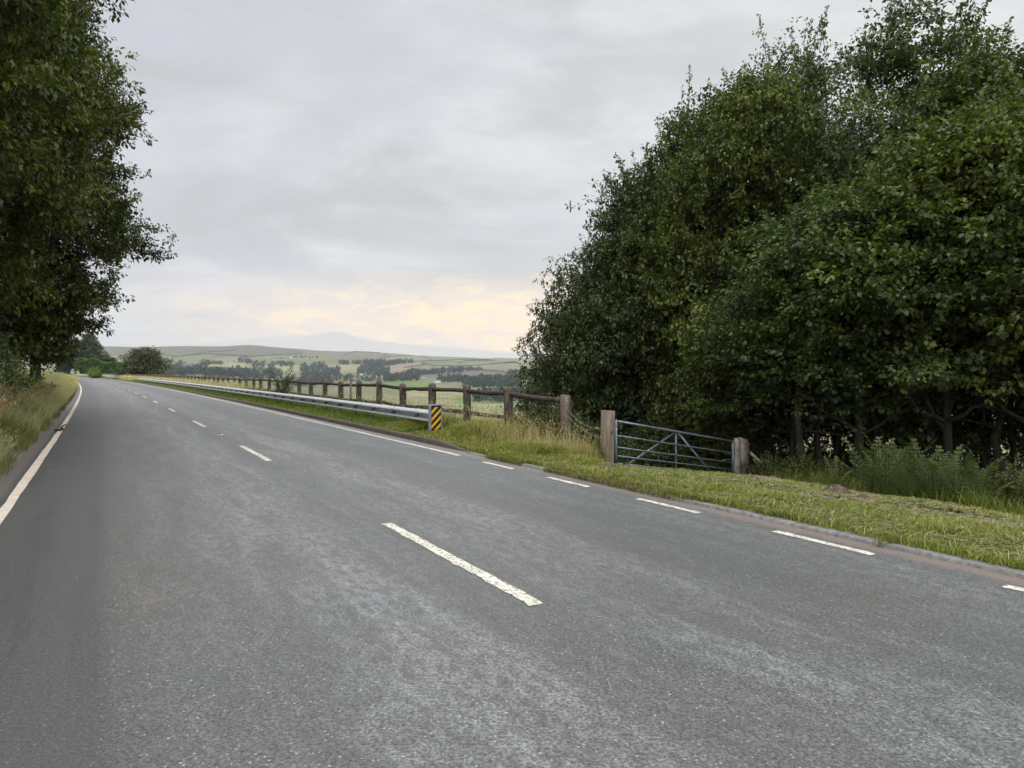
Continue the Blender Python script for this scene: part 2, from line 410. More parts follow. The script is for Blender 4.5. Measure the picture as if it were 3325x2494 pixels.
def kerb(name, y0, y1, t0, w, h, m, drop_near=0.0, drop_far=0.0):
    ys = np.arange(y0, y1, .25 if y1 < 60 else .5)
    prof = np.array([[0, -.05], [.004, h*.75], [.022, h], [w, h], [w, -.05]])
    v = []
    for k, y in enumerate(ys):
        hh = 1.0
        if drop_near and y < y0+drop_near: hh = .05+.95*(y-y0)/drop_near
        for q, (dt, dz) in enumerate(prof):
            p = road_pt(y, t0+dt+.006*math.sin(y*3.1+q))
            v.append([p[0], p[1], dz*hh if dz > 0 else dz])
    n = len(prof); a = len(ys); f = []
    for i in range(a-1):
        for j in range(n-1): f.append([i*n+j, i*n+j+1, (i+1)*n+j+1, (i+1)*n+j])
    mb = MB(); mb.add(v, f); mb.ngon(np.array(v[:n]), list(range(n)))
    return tag(mb.build(name, m), kind='structure')
kerb('kerb', 12.4, 300, 3.70, .14, .115, M['kerb_high'], drop_near=1.2)
kerb('kerb', -40, 10.6, 3.60, .125, .035, M['kerb_low'])
kerb('kerb', 10.6, 12.4, 3.63, .125, .02, M['kerb_low'])

def marking(segs, t0, w, m, name='road_marking', z=.004):
    mb = MB()
    for (a, b) in segs:
        n = max(2, int((b-a)/.08) if b-a < 5 else int((b-a)/.5))
        ys = np.linspace(a, b, n)
        jl = R.normal(0, .0055, n); jr = R.normal(0, .0055, n); jl[[0, -1]] -= w*.12; jr[[0, -1]] -= w*.10
        # rounded, worn ends
        l = road_pt(ys, t0-w/2+jl); r = road_pt(ys, t0+w/2+jr)
        v = np.concatenate([np.concatenate([l, np.full((n, 1), z)], 1), np.concatenate([r, np.full((n, 1), z)], 1)])
        i = np.arange(n-1); f = np.stack([i, i+n, i+n+1, i+1], -1)
        mb.add(v, f)
    o = mb.build(name, m); return tag(o, kind='structure')
# centre line: 3 m marks, 6 m gaps
segs = []; y = -20.0
L0 = math.sqrt(1+.562**2)
k = -4
for k in range(-4, 40):
    a = 4.92 + k*9.18/L0
    if a > 280: break
    segs.append((a, a+3.05/L0))
marking(segs, 0.0, .11, M['paint'])
marking([(-40, 300)], -3.60, .122, M['paint_left'])
marking([(12.1, 300)], 3.32, .105, M['paint'])
segs = []
s_m = [(5.39, 3.62), (7.16, 2.61), (8.97, 1.63), (10.9, .59), (12.8, -.38)]
for k in range(-16, 5):
    a = 2.82+1.85*k
    segs.append((a, a+.93))
marking(segs, 3.27, .095, M['paint'])

# road studs on the centre line
def make_stud():
    r = empty('road_stud')
    mb = MB(); mb.box((0, 0, .012), (.125, .20, .016), taper=.85); mb.build('housing', M['stud'], r)
    mb = MB(); mb.box((0, 0, .024), (.07, .11, .016), taper=.8); mb.build('rubber_insert', M['rubber'], r)
    return r
st = make_stud(); first = True
for y, lab in ((18.3, 'nearest cat eye stud between centre line dashes'), (34.4, 'second cat eye stud further along the centre line')):
    o = st if first else copy_tree(st); first = False
    p = road_pt(y, 0.0); o.location = (p[0], p[1], .0); o.rotation_euler = (0, 0, math.atan2(-road_dir(y)[0], road_dir(y)[1]))
    tag(o, lab, 'road stud', 'road studs on the centre line')

# ------------------------------------------------------------------ far hills
def hills():
    us = np.concatenate([np.linspace(-1.3, -.62, 40), np.linspace(-.615, .12, 330), np.linspace(.14, 1.6, 50)])
    ys = np.concatenate([np.linspace(120, 600, 60), np.linspace(610, 3900, 330), np.linspace(3950, 5200, 16)])
    U, Y = np.meshgrid(us, ys, indexing='ij')
    X = U*Y; Z = Hxy(X, Y)
    Z = Z - .7*(1-sstep(Y, 330, 420))
    v = np.stack([X, Y, Z], -1).reshape(-1, 3)
    a, b = U.shape
    i = np.arange(a-1)[:, None]*b + np.arange(b-1)[None, :]
    f = np.stack([i, i+b, i+b+1, i+1], -1).reshape(-1, 4)
    m, g, p = mat('hill_pasture')
    P = geo_pos(g)
    at = g.n('ShaderNodeAttribute', attribute_name='field').outputs['Color']
    n1 = g.noise(P, .012, 6, .65); n2 = g.noise(g.scale(P, (1, .4, 1)), .05, 5, .7); n3 = g.noise(P, .2, 3, .7)
    c = g.mix(g.ss(n1, .38, .62), at, g.mix(1.0, at, (.80, .84, .80), 'MULTIPLY'))
    c = g.mix(g.m('MULTIPLY', g.ss(n2, .50, .66), .45), c, g.mix(1.0, at, (1.35, 1.2, 1.0), 'MULTIPLY'))
    c = g.mix(g.m('MULTIPLY', g.ss(n3, .5, .75), .3), c, (.09, .085, .05))
    g.set(p.inputs['Base Color'], c); p.inputs['Roughness'].default_value = .95; p.inputs['Specular IOR Level'].default_value = .1
    mb = MB(); mb.add(v, f)
    o = mb.build('hills', m, smooth=True)
    tag(o, kind='structure')
    # field colours by where they lie on the slopes
    px = 512+F*U; py = HZ-(Z-CH)/Y*F
    px = px.ravel() + 1.2*np.sin(Y.ravel()*.03); py = py.ravel()
    colr = np.zeros((len(px), 3)); colr[:] = (.20, .20, .105)
    sk = np.interp(px, SKX, SKY_)
    MOOR = (.155, .130, .100); TAN = (.36, .31, .17); GREEN = (.185, .215, .10); PALE = (.25, .255, .15); PINK = (.33, .25, .17); BRN = (.15, .135, .10); YEL = (.36, .34, .17)
    def put(mask, c): colr[mask] = c
    top = py - sk
    put((top < 10+3*np.sin(px*.03)) & (py < 366), MOOR)
    put((px > 385) & (top < 14) & (py < 374), PALE)
    put((px > 300) & (px <= 390) & (top < 9) & (py < 366), (.20, .175, .125))
    put((px > 165) & (px < 215) & (py > 354) & (py < 361.5), GREEN)
    put((px > 215) & (px < 240) & (py > 357) & (py < 362), PALE)
    put((px > 250) & (px < 330) & (py > 355.5) & (py < 361), GREEN)
    put((px > 200) & (px < 246) & (py > 362.5) & (py < 370), TAN)
    put((px > 246) & (px < 300) & (py > 365.5) & (py < 371), YEL)
    put((px > 326) & (px < 362) & (py > 364.5) & (py < 372), TAN)
    put((px > 330) & (px < 388) & (py > 375) & (py < 380), PALE)
    put((px > 386) & (px < 423) & (py > 361.5+(px-386)*.02) & (py < 374-(px-386)*.09), PINK)
    put((px > 421) & (px < 520) & (py > 361) & (py < 367), GREEN)
    put((px > 470) & (px < 525) & (py > 363) & (py < 369), PALE)
    put((px > 426) & (px < 505) & (py > 369.5-(px-426)*.01) & (py < 378), BRN)
    put((px > 365) & (px < 433) & (py > 380.5+(np.abs(px-400)/34)**2*4) & (py < 388), (.15, .24, .06))
    put((px > 433) & (px < 520) & (py > 381) & (py < 386), PALE)
    put((px > 405) & (px < 530) & (py > 389) & (py < 397), YEL)
    put((px > 330) & (px < 405) & (py > 388) & (py < 400), (.24, .235, .13))
    put((px > 455) & (px < 530) & (py > 396) & (py < 404), (.17, .25, .07))
    put((px > 350) & (px < 455) & (py > 397) & (py < 410), (.33, .29, .16))
    put((py >= 404) & (px > 455), YEL)
    put((px < 135) & (py < 372) & (Y.ravel() < 1100), (.20, .235, .09))
    colr = colr*.80; colr = colr*.78+np.array([.165, .160, .105])*.22*.90  # fields darkened and drawn toward one tone, painting some haze into their colour
    a = o.data.attributes.new('field', 'FLOAT_COLOR', 'POINT')
    a.data.foreach_set('color', np.concatenate([colr, np.ones((len(colr), 1))], 1).astype(np.float32).ravel())
hills()

# dry stone walls that cross the slopes (image-space way points laid on the real ground)
def drape_wall(pts, hgt=3.0, w=2.2, label=None):
    P = []
    for (a, b) in zip(pts[:-1], pts[1:]):
        n = max(2, int(math.hypot(b[0]-a[0], (b[1]-a[1])*3)/2))
        for k in range(n): P.append(ray(a[0]+(b[0]-a[0])*k/n, a[1]+(b[1]-a[1])*k/n))
    P.append(ray(*pts[-1])); P = np.array(P)
    P = P[np.concatenate([[True], np.abs(np.diff(P[:, 1])) < 400])]
    d = np.gradient(P[:, :2], axis=0); d /= np.linalg.norm(d, axis=1)[:, None]+1e-6
    nrm = np.stack([d[:, 1], -d[:, 0]], 1)*w/2
    n = len(P); q = []
    for sgn, z in ((-1, -1), (-1, hgt), (1, hgt), (1, -1)):
        q.append(np.concatenate([P[:, :2]+sgn*nrm, (P[:, 2]+z*np.where(z > 0, 1+.12*R.normal(size=n), 1))[:, None]], 1))
    v = np.concatenate(q); f = []
    for r in range(3):
        for i in range(n-1): f.append([r*n+i, r*n+i+1, (r+1)*n+i+1, (r+1)*n+i])
    mb = MB(); mb.add(v, f)
    return tag(mb.build('field_wall', M['walling']), label, 'wall', 'dry stone walls on the far hillside')
WL = [([(163, 355), (182, 356.5), (205, 352.5), (238, 350)], 'dark field wall curving below the moor above the left farmhouse'),
      ([(172, 358), (185, 355.5), (210, 354), (250, 356.5)], 'low field wall above the pale farm sheds'),
      ([(240, 357.5), (275, 355), (303, 353.5)], 'field wall just above the long farm shed on the hill'),
      ([(376, 362.5), (383, 356.5), (387, 353.5)], 'short wall climbing straight to the skyline left of the pink field'),
      ([(384, 357.5), (400, 356), (412, 355.5)], 'small wall under the skyline beside the climbing wall'),
      ([(421, 356), (428, 358), (432, 361)], 'bent wall dropping from the skyline above the green strips'),
      ([(413, 361.5), (440, 361), (462, 359.5), (490, 359.8)], 'long wall along the top of the green strips'),
      ([(421, 363), (436, 366.3), (470, 366), (500, 363.5), (517, 363.2)], 'long curving wall across the middle of the green strips'),
      ([(458, 363.5), (466, 361), (495, 360.6)], 'upper hooked wall in the pale pasture under the skyline'),
      ([(404, 368), (418, 366), (428, 364)], 'wall crossing the pink field'),
      ([(490, 364), (515, 362), (520, 364.5)], 'right end wall near the wood edge on the hillside'),
      ([(380, 352.9), (355, 351.5), (345, 355)], 'dark outcrop wall on the brow of the moor'),
      ([(436, 368.7), (470, 369.2), (506, 372.5)], 'lower wall above the brown moor patch')]
for pts, lab in WL: drape_wall(pts, label=lab)

# ------------------------------------------------------------------ foliage
def rn(shape): return np.clip(R.normal(size=shape), -1.7, 1.7)
def unit(a): return a/(np.linalg.norm(a, axis=-1, keepdims=True)+1e-9)
def leaves(mb, C, out, size, tintv, elong=1.5, droop=.35, up=.7, rnd=.8):
    """one four sided leaf at each point C; out = outward direction"""
    n = len(C)
    ax = unit(out*.8 + R.normal(size=(n, 3))*rnd + np.array([0, 0, -droop]))
    nr = R.normal(size=(n, 3))*rnd*.8 + np.array([0, 0, up]) + out*.35
    nr = unit(nr - ax*(nr*ax).sum(1, keepdims=True))
    sd = np.cross(ax, nr)
    s = (size*R.uniform(.65, 1.3, n))[:, None]
    b = C; tip = C+ax*s*elong*.95 - nr*s*.12
    l = C+ax*s*elong*.5+sd*s*.42+nr*s*.10; r = C+ax*s*elong*.5-sd*s*.42+nr*s*.10
    v = np.stack([b, l, tip, r], 1).reshape(-1, 3)
    f = np.arange(n*4).reshape(-1, 4)
    mb.add(v, f, np.repeat(np.clip(tintv, 0, 1), 4))

def gap_noise(P, k, ph):
    return (np.sin(P[:, 0]*k+ph)*np.sin(P[:, 1]*k*1.13+ph*1.7)+np.sin(P[:, 2]*k*1.31+ph*.6)*np.cos(P[:, 0]*k*.71+P[:, 1]*k*.55+ph*2.3))*.5
def crown(lobes, n_clusters, per, size, csize=.30, elong=1.4, shoots=0, shell=.5, gaps=.45, k=1.5, ph=0., rare=0.004, flat=.42, lr=.45, ros=.85, shoot_len=(.5, 1.3)):
    """leaf clusters through a union of ellipsoid lobes"""
    lobes = np.array(lobes, float)
    w = (lobes[:, 3]*lobes[:, 4]*lobes[:, 5])**(2/3); w /= w.sum()
    sub = 4; n_all = n_clusters; n_clusters = n_clusters//sub
    li = R.choice(len(lobes), n_clusters, p=w)
    d = unit(R.normal(size=(n_clusters, 3)))
    d[:, 2] = np.where(d[:, 2] < -.55, d[:, 2]*.6, d[:, 2]); d = unit(d)
    r = shell + (1-shell)*R.uniform(0, 1, n_clusters)**.6
    wobb = 1+.13*gap_noise(d*3+li[:, None]*1.7, 1.9, ph+1)+.06*R.normal(size=n_clusters)
    c = lobes[li, :3]+d*lobes[li, 3:6]*(r*wobb)[:, None]
    keep = .6*gap_noise(c, k, ph)+.6*gap_noise(c, k*.48, ph+3) > -gaps-.12*R.uniform(size=n_clusters)
    c = c[keep]; d = d[keep]; r = r[keep]
    st_ = np.repeat(.32*R.normal(size=len(c)), sub)
    c = np.repeat(c, sub, 0); d = np.repeat(d, sub, 0)
    c = c + rn(c.shape)*csize*1.25*np.array([1, 1, .30]) - np.array([0, 0, .12])*np.abs(R.normal(size=(len(c), 1)))
    n = len(c)
    mb = MB()
    ct = np.clip(.38+st_+.12*R.normal(size=n)+.16*gap_noise(c, .9, ph+4), .02, .92)
    # every cluster is a handful of rosettes at the twig tips, every rosette a tight whorl of leaves
    lv = 11; nr = max(2, int(round(per/lv)))
    C = np.repeat(c, nr, 0)+rn((n*nr, 3))*csize*np.array([1, 1, flat]); D = np.repeat(d, nr, 0)
    tv = np.repeat(ct, nr)+R.normal(size=n*nr)*.10
    C = np.repeat(C, lv, 0); D = np.repeat(D, lv, 0); tv = np.repeat(tv, lv)+R.normal(size=n*nr*lv)*.06
    rd = rn(C.shape); C = C+rd*size*ros*np.array([1, 1, .55])
    D = unit(unit(rd)*.9+D*.45)
    tv = np.clip(tv, 0, .92); tv[R.uniform(size=len(tv)) < rare] = 1.0
    leaves(mb, C, D, size, tv, elong, up=1.0, rnd=lr)
    if shoots:
        li = R.choice(len(lobes), shoots, p=w)
        d = unit(R.normal(size=(shoots, 3))*np.array([1, 1, .6])+np.array([0, 0, .55]))
        s0 = lobes[li, :3]+d*lobes[li, 3:6]*.93
        ln = R.uniform(*shoot_len, shoots)
        dirn = unit(d*.7+np.array([0, 0, .5])+R.normal(size=d.shape)*.3)
        for q in range(shoots):
            mb.tube([s0[q]-dirn[q]*.3, s0[q]+dirn[q]*ln[q]*.5, s0[q]+dirn[q]*ln[q]], [.012, .008, .003], 3, .05, cap=False)
        for q in range(26):
            f_ = (q+.5)/26
            p = s0+dirn*(ln*f_)[:, None]
            wdt = size*1.6*(1-.75*f_)
            for _ in range(2):
                o = unit(R.normal(size=p.shape)+dirn*.4)
                leaves(mb, p+o*wdt*.5, o, size*1.25*(1-.35*f_), np.clip(.5+.15*R.normal(size=len(p)), 0, .92), elong)
    return mb

def trunk_mesh(h, r0, lobes, lean=(0, 0), nl=10, bend=.25):
    mb = MB()
    h = h*.84; zs = np.linspace(-.6, h, 12)
    k = np.clip(zs/h, 0, 1)
    pts = np.stack([lean[0]*k+bend*np.sin(k*5)*k*.6, lean[1]*k+bend*np.cos(k*4)*k*.5, zs], 1)
    rad = r0*(1-.82*k)+.012; rad[0] *= 1.5; rad[1] *= 1.12
    mb.tube(pts, rad, 9)
    for q in range(nl):
        lb = lobes[q % len(lobes)]
        z0 = h*R.uniform(.22, .8)
        i = np.interp(z0, zs, np.arange(len(zs)))
        p0 = np.array([np.interp(z0, zs, pts[:, 0]), np.interp(z0, zs, pts[:, 1]), z0])
        e = np.array(lb[:3])+unit(R.normal(size=3))*np.array(lb[3:6])*.75
        if e[2] < z0: e[2] = z0+R.uniform(.2, 1)
        tt = np.linspace(0, 1, 7)[:, None]
        mid = (p0+e)/2+np.array([0, 0, -.25])
        P = p0*(1-tt)**2+2*mid*tt*(1-tt)+e*tt**2 + R.normal(size=(7, 3))*.04
        rr = np.interp(z0, zs, rad)*.5
        mb.tube(P, rr*(1-.85*tt[:, 0])+.008, 6)
        for w_ in range(3):
            a = P[R.integers(2, 6)]; b = a+unit(R.normal(size=3)+np.array([0, 0, .3]))*R.uniform(.5, 1.4)
            mb.tube([a, (a+b)/2+R.normal(size=3)*.06, b], [rr*.3+.006, rr*.18+.005, .004], 5)
    return mb

def make_tree(name, lobes, h, r0, leafm, clusters, per, size, nl=10, lean=(0, 0), **kw):
    r = empty(name)
    crown(lobes, clusters, per, size, **kw).build('crown', leafm, r)
    trunk_mesh(h, r0, lobes, lean, nl).build('trunk', M['bark'], r, smooth=True)
    return r
def rnd_lobes(n, r, z0, z1, rl, top=.6, seed=0, low=.75):
    q = np.random.default_rng(seed); L = [(0, 0, (z0+z1)/2, r*.72, r*.72, (z1-z0)*.44)]
    for i in range(n):
        f = (i+.5)/n; z = z0+rl*.6+(z1-z0-rl*1.2)*f
        env = r*(low+(1-low)*min(1, f*3))*(1 if f < top else max(.18, 1-((f-top)/(1-top))**1.4))
        a = i*2.4+q.uniform(-.4, .4); d = max(0, env-rl*.6)
        s = rl*q.uniform(.8, 1.25)
        L.append((d*math.cos(a), d*math.sin(a), z, s, s, s*q.uniform(.75, 1.05)))
    return L
def place(o, x, y, rz=0., sc=(1, 1, 1), z=None, label=None, cat='tree', group=None):
    o.location = (x, y, hz(x, y)-.05 if z is None else z); o.rotation_euler = (0, 0, rz); o.scale = sc if isinstance(sc, tuple) else (sc, sc, sc)
    tag(o, label, cat, group); return o
def at(px, y): return ((px-512)/F*y, y)

# kinds of tree for the wood on the right
SYC_A = make_tree('sycamore_tree', rnd_lobes(26, 3.3, 2.0, 11.2, 1.2, .5, 1), 9.6, .13, M['syc'], 3000, 56, .084, nl=14, shoots=110, k=1.4, ph=.3, gaps=.12, shoot_len=(.5, 1.25))
SYC_B = make_tree('sycamore_tree', rnd_lobes(28, 3.5, 1.8, 12.6, 1.25, .55, 2), 11.0, .14, M['syc2'], 3000, 54, .086, nl=14, shoots=110, k=1.2, ph=2.1, gaps=.33, shoot_len=(.5, 1.25))
SYC_C = make_tree('sycamore_tree', rnd_lobes(20, 2.8, 2.0, 8.6, 1.15, .5, 3, low=.6), 7.6, .085, M['syc'], 2300, 52, .086, nl=12, shoots=60, k=1.6, ph=4.0, gaps=.08)
EDGE = make_tree('hazel_tree', rnd_lobes(30, 3.1, .2, 8.4, 1.05, .42, 4, low=1.0), 7.0, .12, M['willow'], 4200, 44, .064, nl=12, shoots=90, k=1.7, ph=5.2, gaps=.32, elong=1.7, shoot_len=(.3, .8))
THIN = make_tree('birch_tree', rnd_lobes(12, 2.1, 4.6, 12.6, 1.1, .6, 5), 11.6, .10, M['willow'], 1200, 40, .070, nl=10, shoots=60, k=1.5, ph=1.2, gaps=.2)
used = set()
def use(src):
    if id(src) in used: return copy_tree(src)
    used.add(id(src)); return src
WG = 'trees of the wood behind the gate'
wood = [  # src, image column, distance, scale, height scale, turn, label
    (EDGE, 609, 27.0, 1.0, 1.04, 0.2, 'small leaved tree at the left end of the wood overhanging the timber fence'),
    (EDGE, 645, 24.0, 1.08, 1.22, 2.1, 'dense dark tree right above the end post of the timber fence'),
    (SYC_A, 703, 23.5, .98, 1.20, 1.0, 'broad sycamore rising behind the tall square gate post'),
    (SYC_A, 752, 21.5, .95, 1.22, 3.3, 'sycamore with pale green top standing over the metal gate'),
    (THIN, 798, 25.0, 1.2, 1.17, 0.4, 'slender loose topped tree between the two tallest sycamores'),
    (SYC_B, 838, 22.0, .95, .93, 4.0, 'blue green sycamore behind the leaning dead wood by the gate'),
    (SYC_B, 918, 19.0, 1.0, 1.03, 1.9, 'tallest sycamore of the wood, its top at the upper picture edge'),
    (SYC_A, 985, 17.5, 1.0, .95, 5.0, 'sycamore right of the tallest tree above the bracken'),
    (SYC_B, 1060, 17.0, 1.0, .88, .7, 'sycamore cut by the right picture edge'),
    (SYC_C, 792, 18.6, .80, .86, .2, 'low spreading young tree right behind the latch end of the gate'),
    (SYC_C, 860, 15.3, .95, .86, 1.4, 'young sycamore with low pale green boughs behind the bracken'),
    (SYC_C, 950, 14.6, 1.0, .95, 2.9, 'young sycamore with drooping boughs over the large bracken clump'),
    (SYC_C, 1035, 13.8, 1.0, 1.0, 4.2, 'young sycamore at the right picture edge beside the verge'),
    (EDGE, 700, 20.5, .62, .62, 3.9, 'bushy hazel filling the gap behind the hinge end of the gate'),
]
for src, px, yy, s, hs, rz, lab in wood:
    o = use(src); x, y = at(px, yy)
    place(o, x, y, rz, (s, s, s*hs), label=lab, group=WG)
back = [(665, 32), (725, 33), (690, 27), (1085, 27), (1140, 18), (1160, 14.5)]
for i, (px, yy) in enumerate(back):
    src = (SYC_A, THIN, SYC_B)[i % 3]; o = use(src); x, y = at(px, yy); s = R.uniform(.8, 1.0)
    lim = 1.0 if px > 860 else .70+.10*((px-640)/220)
    place(o, x, y, R.uniform(0, 6.28), (s, s, s*lim), label='shaded tree deep inside the wood with only bare trunk and upper leaves showing', group='trees standing deep in the wood')

# bare thin trunks that stand among them
def bare_trunk(h, r, seed):
    q = np.random.default_rng(seed); zs = np.linspace(-.5, h, 9)
    mb = MB(); mb.tube(np.stack([np.cumsum(q.normal(0, .05, 9)), np.cumsum(q.normal(0, .05, 9)), zs], 1), np.linspace(r, r*.5, 9), 8)
    for j in range(7):
        z = q.uniform(1, h*.9); a = q.uniform(0, 6.28); l = q.uniform(.5, 1.5)
        p0 = np.array([0, 0, z]); p1 = p0+np.array([math.cos(a)*l, math.sin(a)*l, q.uniform(-.2, .7)])
        mb.tube([p0, (p0+p1)/2+q.normal(0, .08, 3), p1], [r*.3, r*.2, .006], 5)
    return mb
bt = []
for i, (px, yy, r) in enumerate([(676, 24, .09), (722, 24, .07), (787, 20, .075), (806, 16.2, .10), (822, 16.8, .06), (893, 17, .10), (935, 16.5, .08), (1003, 15, .11), (1018, 16.5, .08), (762, 23, .08), (858, 20.5, .08), (966, 18.5, .09), (694, 22.5, .08), (1045, 14, .09)]+[(a_, b_, .045+.012*(a_ % 3)) for a_, b_ in ((750, 20), (798, 21), (816, 19), (834, 18.5), (846, 22), (868, 17.5), (880, 20), (906, 18), (922, 21), (946, 19), (957, 17), (978, 20.5), (988, 17), (1012, 18), (655, 22), (700, 20.5))]):
    x, y = at(px, yy)
    if i < 3: r_ = empty('bare_tree'); bare_trunk(3.2+.4*i, r, 20+i).build('trunk', M['bark'], r_, smooth=True); bt.append((r_, r)); o = r_; s = 1.0
    else:
        o = copy_tree(bt[i % 3][0]); s = r/bt[i % 3][1]
    o.location = (x, y, hz(x, y)); o.scale = (s, s, 1); o.rotation_euler = (0, 0, R.uniform(0, 6))
    tag(o, 'thin dark leafless trunk standing among the trees of the wood', 'tree', 'bare trunks inside the wood')

# left roadside trees
def env_lobes(zs, rs, n, rl, seed):
    q = np.random.default_rng(seed); L = []
    for i in range(n):
        z = zs[0]+(zs[-1]-zs[0])*(i+.5)/n; env = np.interp(z, zs, rs); a = i*2.4+q.uniform(-.3, .3)
        s_ = min(rl*q.uniform(.8, 1.15), env*.8); d = max(0, env-s_)
        L.append((d*math.cos(a), d*math.sin(a), z, s_, s_, s_*.8))
        if i % 2 == 0: L.append((0, 0, z, env*.55, env*.55, rl*.9))
    return L
OZ = [2.3, 3.1, 3.9, 4.7, 6.1, 6.8, 7.6, 8.7, 10.7, 11.7, 12.8, 14.8, 17, 20.5]
OR = [.8, 1.4, 2.0, 2.9, 3.3, 4.5, 4.6, 4.1, 3.0, 4.1, 3.8, 3.4, 2.8, 1.4]
OL = env_lobes(OZ, OR, 40, 1.35, 11)+[(3.6, .3, 7.2, 1.1, 1.0, .7), (3.3, -.6, 8.3, 1.0, 1.0, .7), (4.2, 0, 6.7, .8, .7, .4), (3.0, .2, 11.6, 1.2, 1, .8), (2.6, .2, 4.7, .8, .8, .5), (2.9, -.3, 13.6, 1, 1, .9)]
OAK = make_tree('oak_tree', OL, 17.5, .20, M['oak'], 7000, 44, .100, nl=40, shoots=260, k=1.3, ph=.9, csize=.30, gaps=.36, elong=1.7, shoot_len=(.3, .9), shell=.45)
OAK2 = make_tree('oak_tree', rnd_lobes(22, 4.2, 2.6, 14.5, 1.5, .7, 12, low=.45), 12.5, .2, M['oak'], 4400, 44, .098, nl=18, shoots=90, k=1.1, ph=3.9, csize=.4, gaps=.55, elong=1.6, shell=.45)
LG = 'trees on the left roadside bank'
place(OAK, -19.6, 29.6, 0.0, (.96, 1.0, 1), label='tall roadside tree whose boughs reach furthest over the left lane', group=LG)
o = OAK2; place(o, -16.6, 19.5, 1.3, (1.0, 1.0, 1.1), label='roadside tree between the tallest one and the left picture edge', group=LG)
o = copy_tree(OAK2); place(o, -12.6, 12.2, 4.1, (.95, .95, 1.1), label='nearest roadside tree at the left picture edge with large leaves', group=LG)
o = copy_tree(OAK2); place(o, -24.5, 25, 2.2, (1.1, 1.1, 1.2), label='roadside tree set back from the road behind the flowering shrub', group=LG)
o = copy_tree(OAK2); place(o, -31.5, 42, 5.2, (1.0, 1.0, 1.15), label='roadside tree on the bend beyond the tallest tree', group=LG)
o = copy_tree(OAK2); place(o, -47, 62, 3.0, (1.0, 1.0, 1.0), label='furthest roadside tree on the left bank before the hedges', group=LG)

# bushes
def make_bush(name, lobes, leafm, clusters, per, size, **kw):
    r = empty(name)
    crown(lobes, clusters, per, size, **kw).build('foliage', leafm, r)
    mb = MB()
    for q in range(9):
        lb = lobes[q % len(lobes)]; e = np.array(lb[:3])+unit(R.normal(size=3))*np.array(lb[3:6])*.6
        e[2] = abs(e[2]); mb.tube([(R.normal()*.1, R.normal()*.1, -.1), e*.5+R.normal(size=3)*.05, e], [.02, .014, .005], 5)
    mb.build('stem', M['bark'], r)
    return r
b = make_bush('shrub', rnd_lobes(9, 1.8, .0, 2.4, .8, .6, 31, low=1), M['bush'], 1500, 22, .075, csize=.2, shoots=60, gaps=.6)
place(b, -15.3, 18.4, 0, .9, label='dark leafy shrub under the trees at the left picture edge', cat='shrub', group='shrubs on the left bank')
o = copy_tree(b); place(o, -17.0, 22.0, 1.4, .9, label='leafy shrub between the left shrub and the tallest tree', cat='shrub', group='shrubs on the left bank')
o = copy_tree(b); place(o, -19.3, 28.6, 3.4, (.30, .30, .42), label='small leafy suckers round the foot of the tallest left tree', cat='shrub', group='shrubs on the left bank')
o = copy_tree(b); place(o, -13.6, 13.0, 3.0, .7, label='low shrub nearest the camera on the left bank', cat='shrub', group='shrubs on the left bank')
M['willowherb'] = leaf_mat('willowherb', (.05, .07, .025), (.12, .11, .06), extra=(.42, .16, .20), transl=.2)
b2 = make_bush('willowherb_patch', rnd_lobes(10, 1.9, .3, 2.6, .7, .7, 33, low=1), M['willowherb'], 1200, 20, .06, csize=.18, shoots=160, gaps=.6, rare=.22, elong=1.9)
place(b2, -20.2, 25.0, 0, 1.0, label='reddish flowering willowherb growing behind the left shrub', cat='plant')

# bramble and ivy at the end of the timber fence, undergrowth in the wood
br = make_bush('bramble_bush', rnd_lobes(8, .9, .0, 1.15, .42, .7, 35, low=1), M['willow'], 700, 20, .05, csize=.12, shoots=50, gaps=.5, shoot_len=(.2, .6))
BG = 'brambles and undergrowth at the wood edge'
for i, (px, yy, s, lab) in enumerate([(556, 16.6, .85, 'bramble growing through the last panel of the timber fence'),
        (584, 16.2, .75, 'bramble between the fence end post and the square gate post'),
        (772, 15.6, .62, 'low undergrowth beside the leaning dead wood'),
        (800, 14.2, .6, 'green undergrowth left of the bracken'),
        (650, 19.5, 1.1, 'undergrowth seen through the left bars of the gate'),
        (705, 19.8, 1.0, 'undergrowth seen through the right bars of the gate'),
        (838, 13.4, .5, 'small dark undergrowth touching the left of the bracken'),
        (1010, 11.3, .7, 'pale leafy undergrowth at the right picture edge')]
        +[(a, b_, c_, 'leafy sapling growth in the shade between the trunks of the wood') for a, b_, c_ in ((790, 21, 1.4), (832, 19.5, 1.1), (868, 22, 1.6), (912, 19, 1.0), (945, 22, 1.7), (988, 19, 1.2), (1018, 21, 1.5), (690, 22, 1.6), (800, 30, 2.6), (850, 29, 2.4), (900, 31, 2.7), (950, 28, 2.4), (1000, 30, 2.6), (1050, 27, 2.4), (760, 27, 2.2))]):
    o = br if i == 0 else copy_tree(br); x, y = at(px, yy); place(o, x, y, i*1.3, s, label=lab, cat='bush', group=BG)

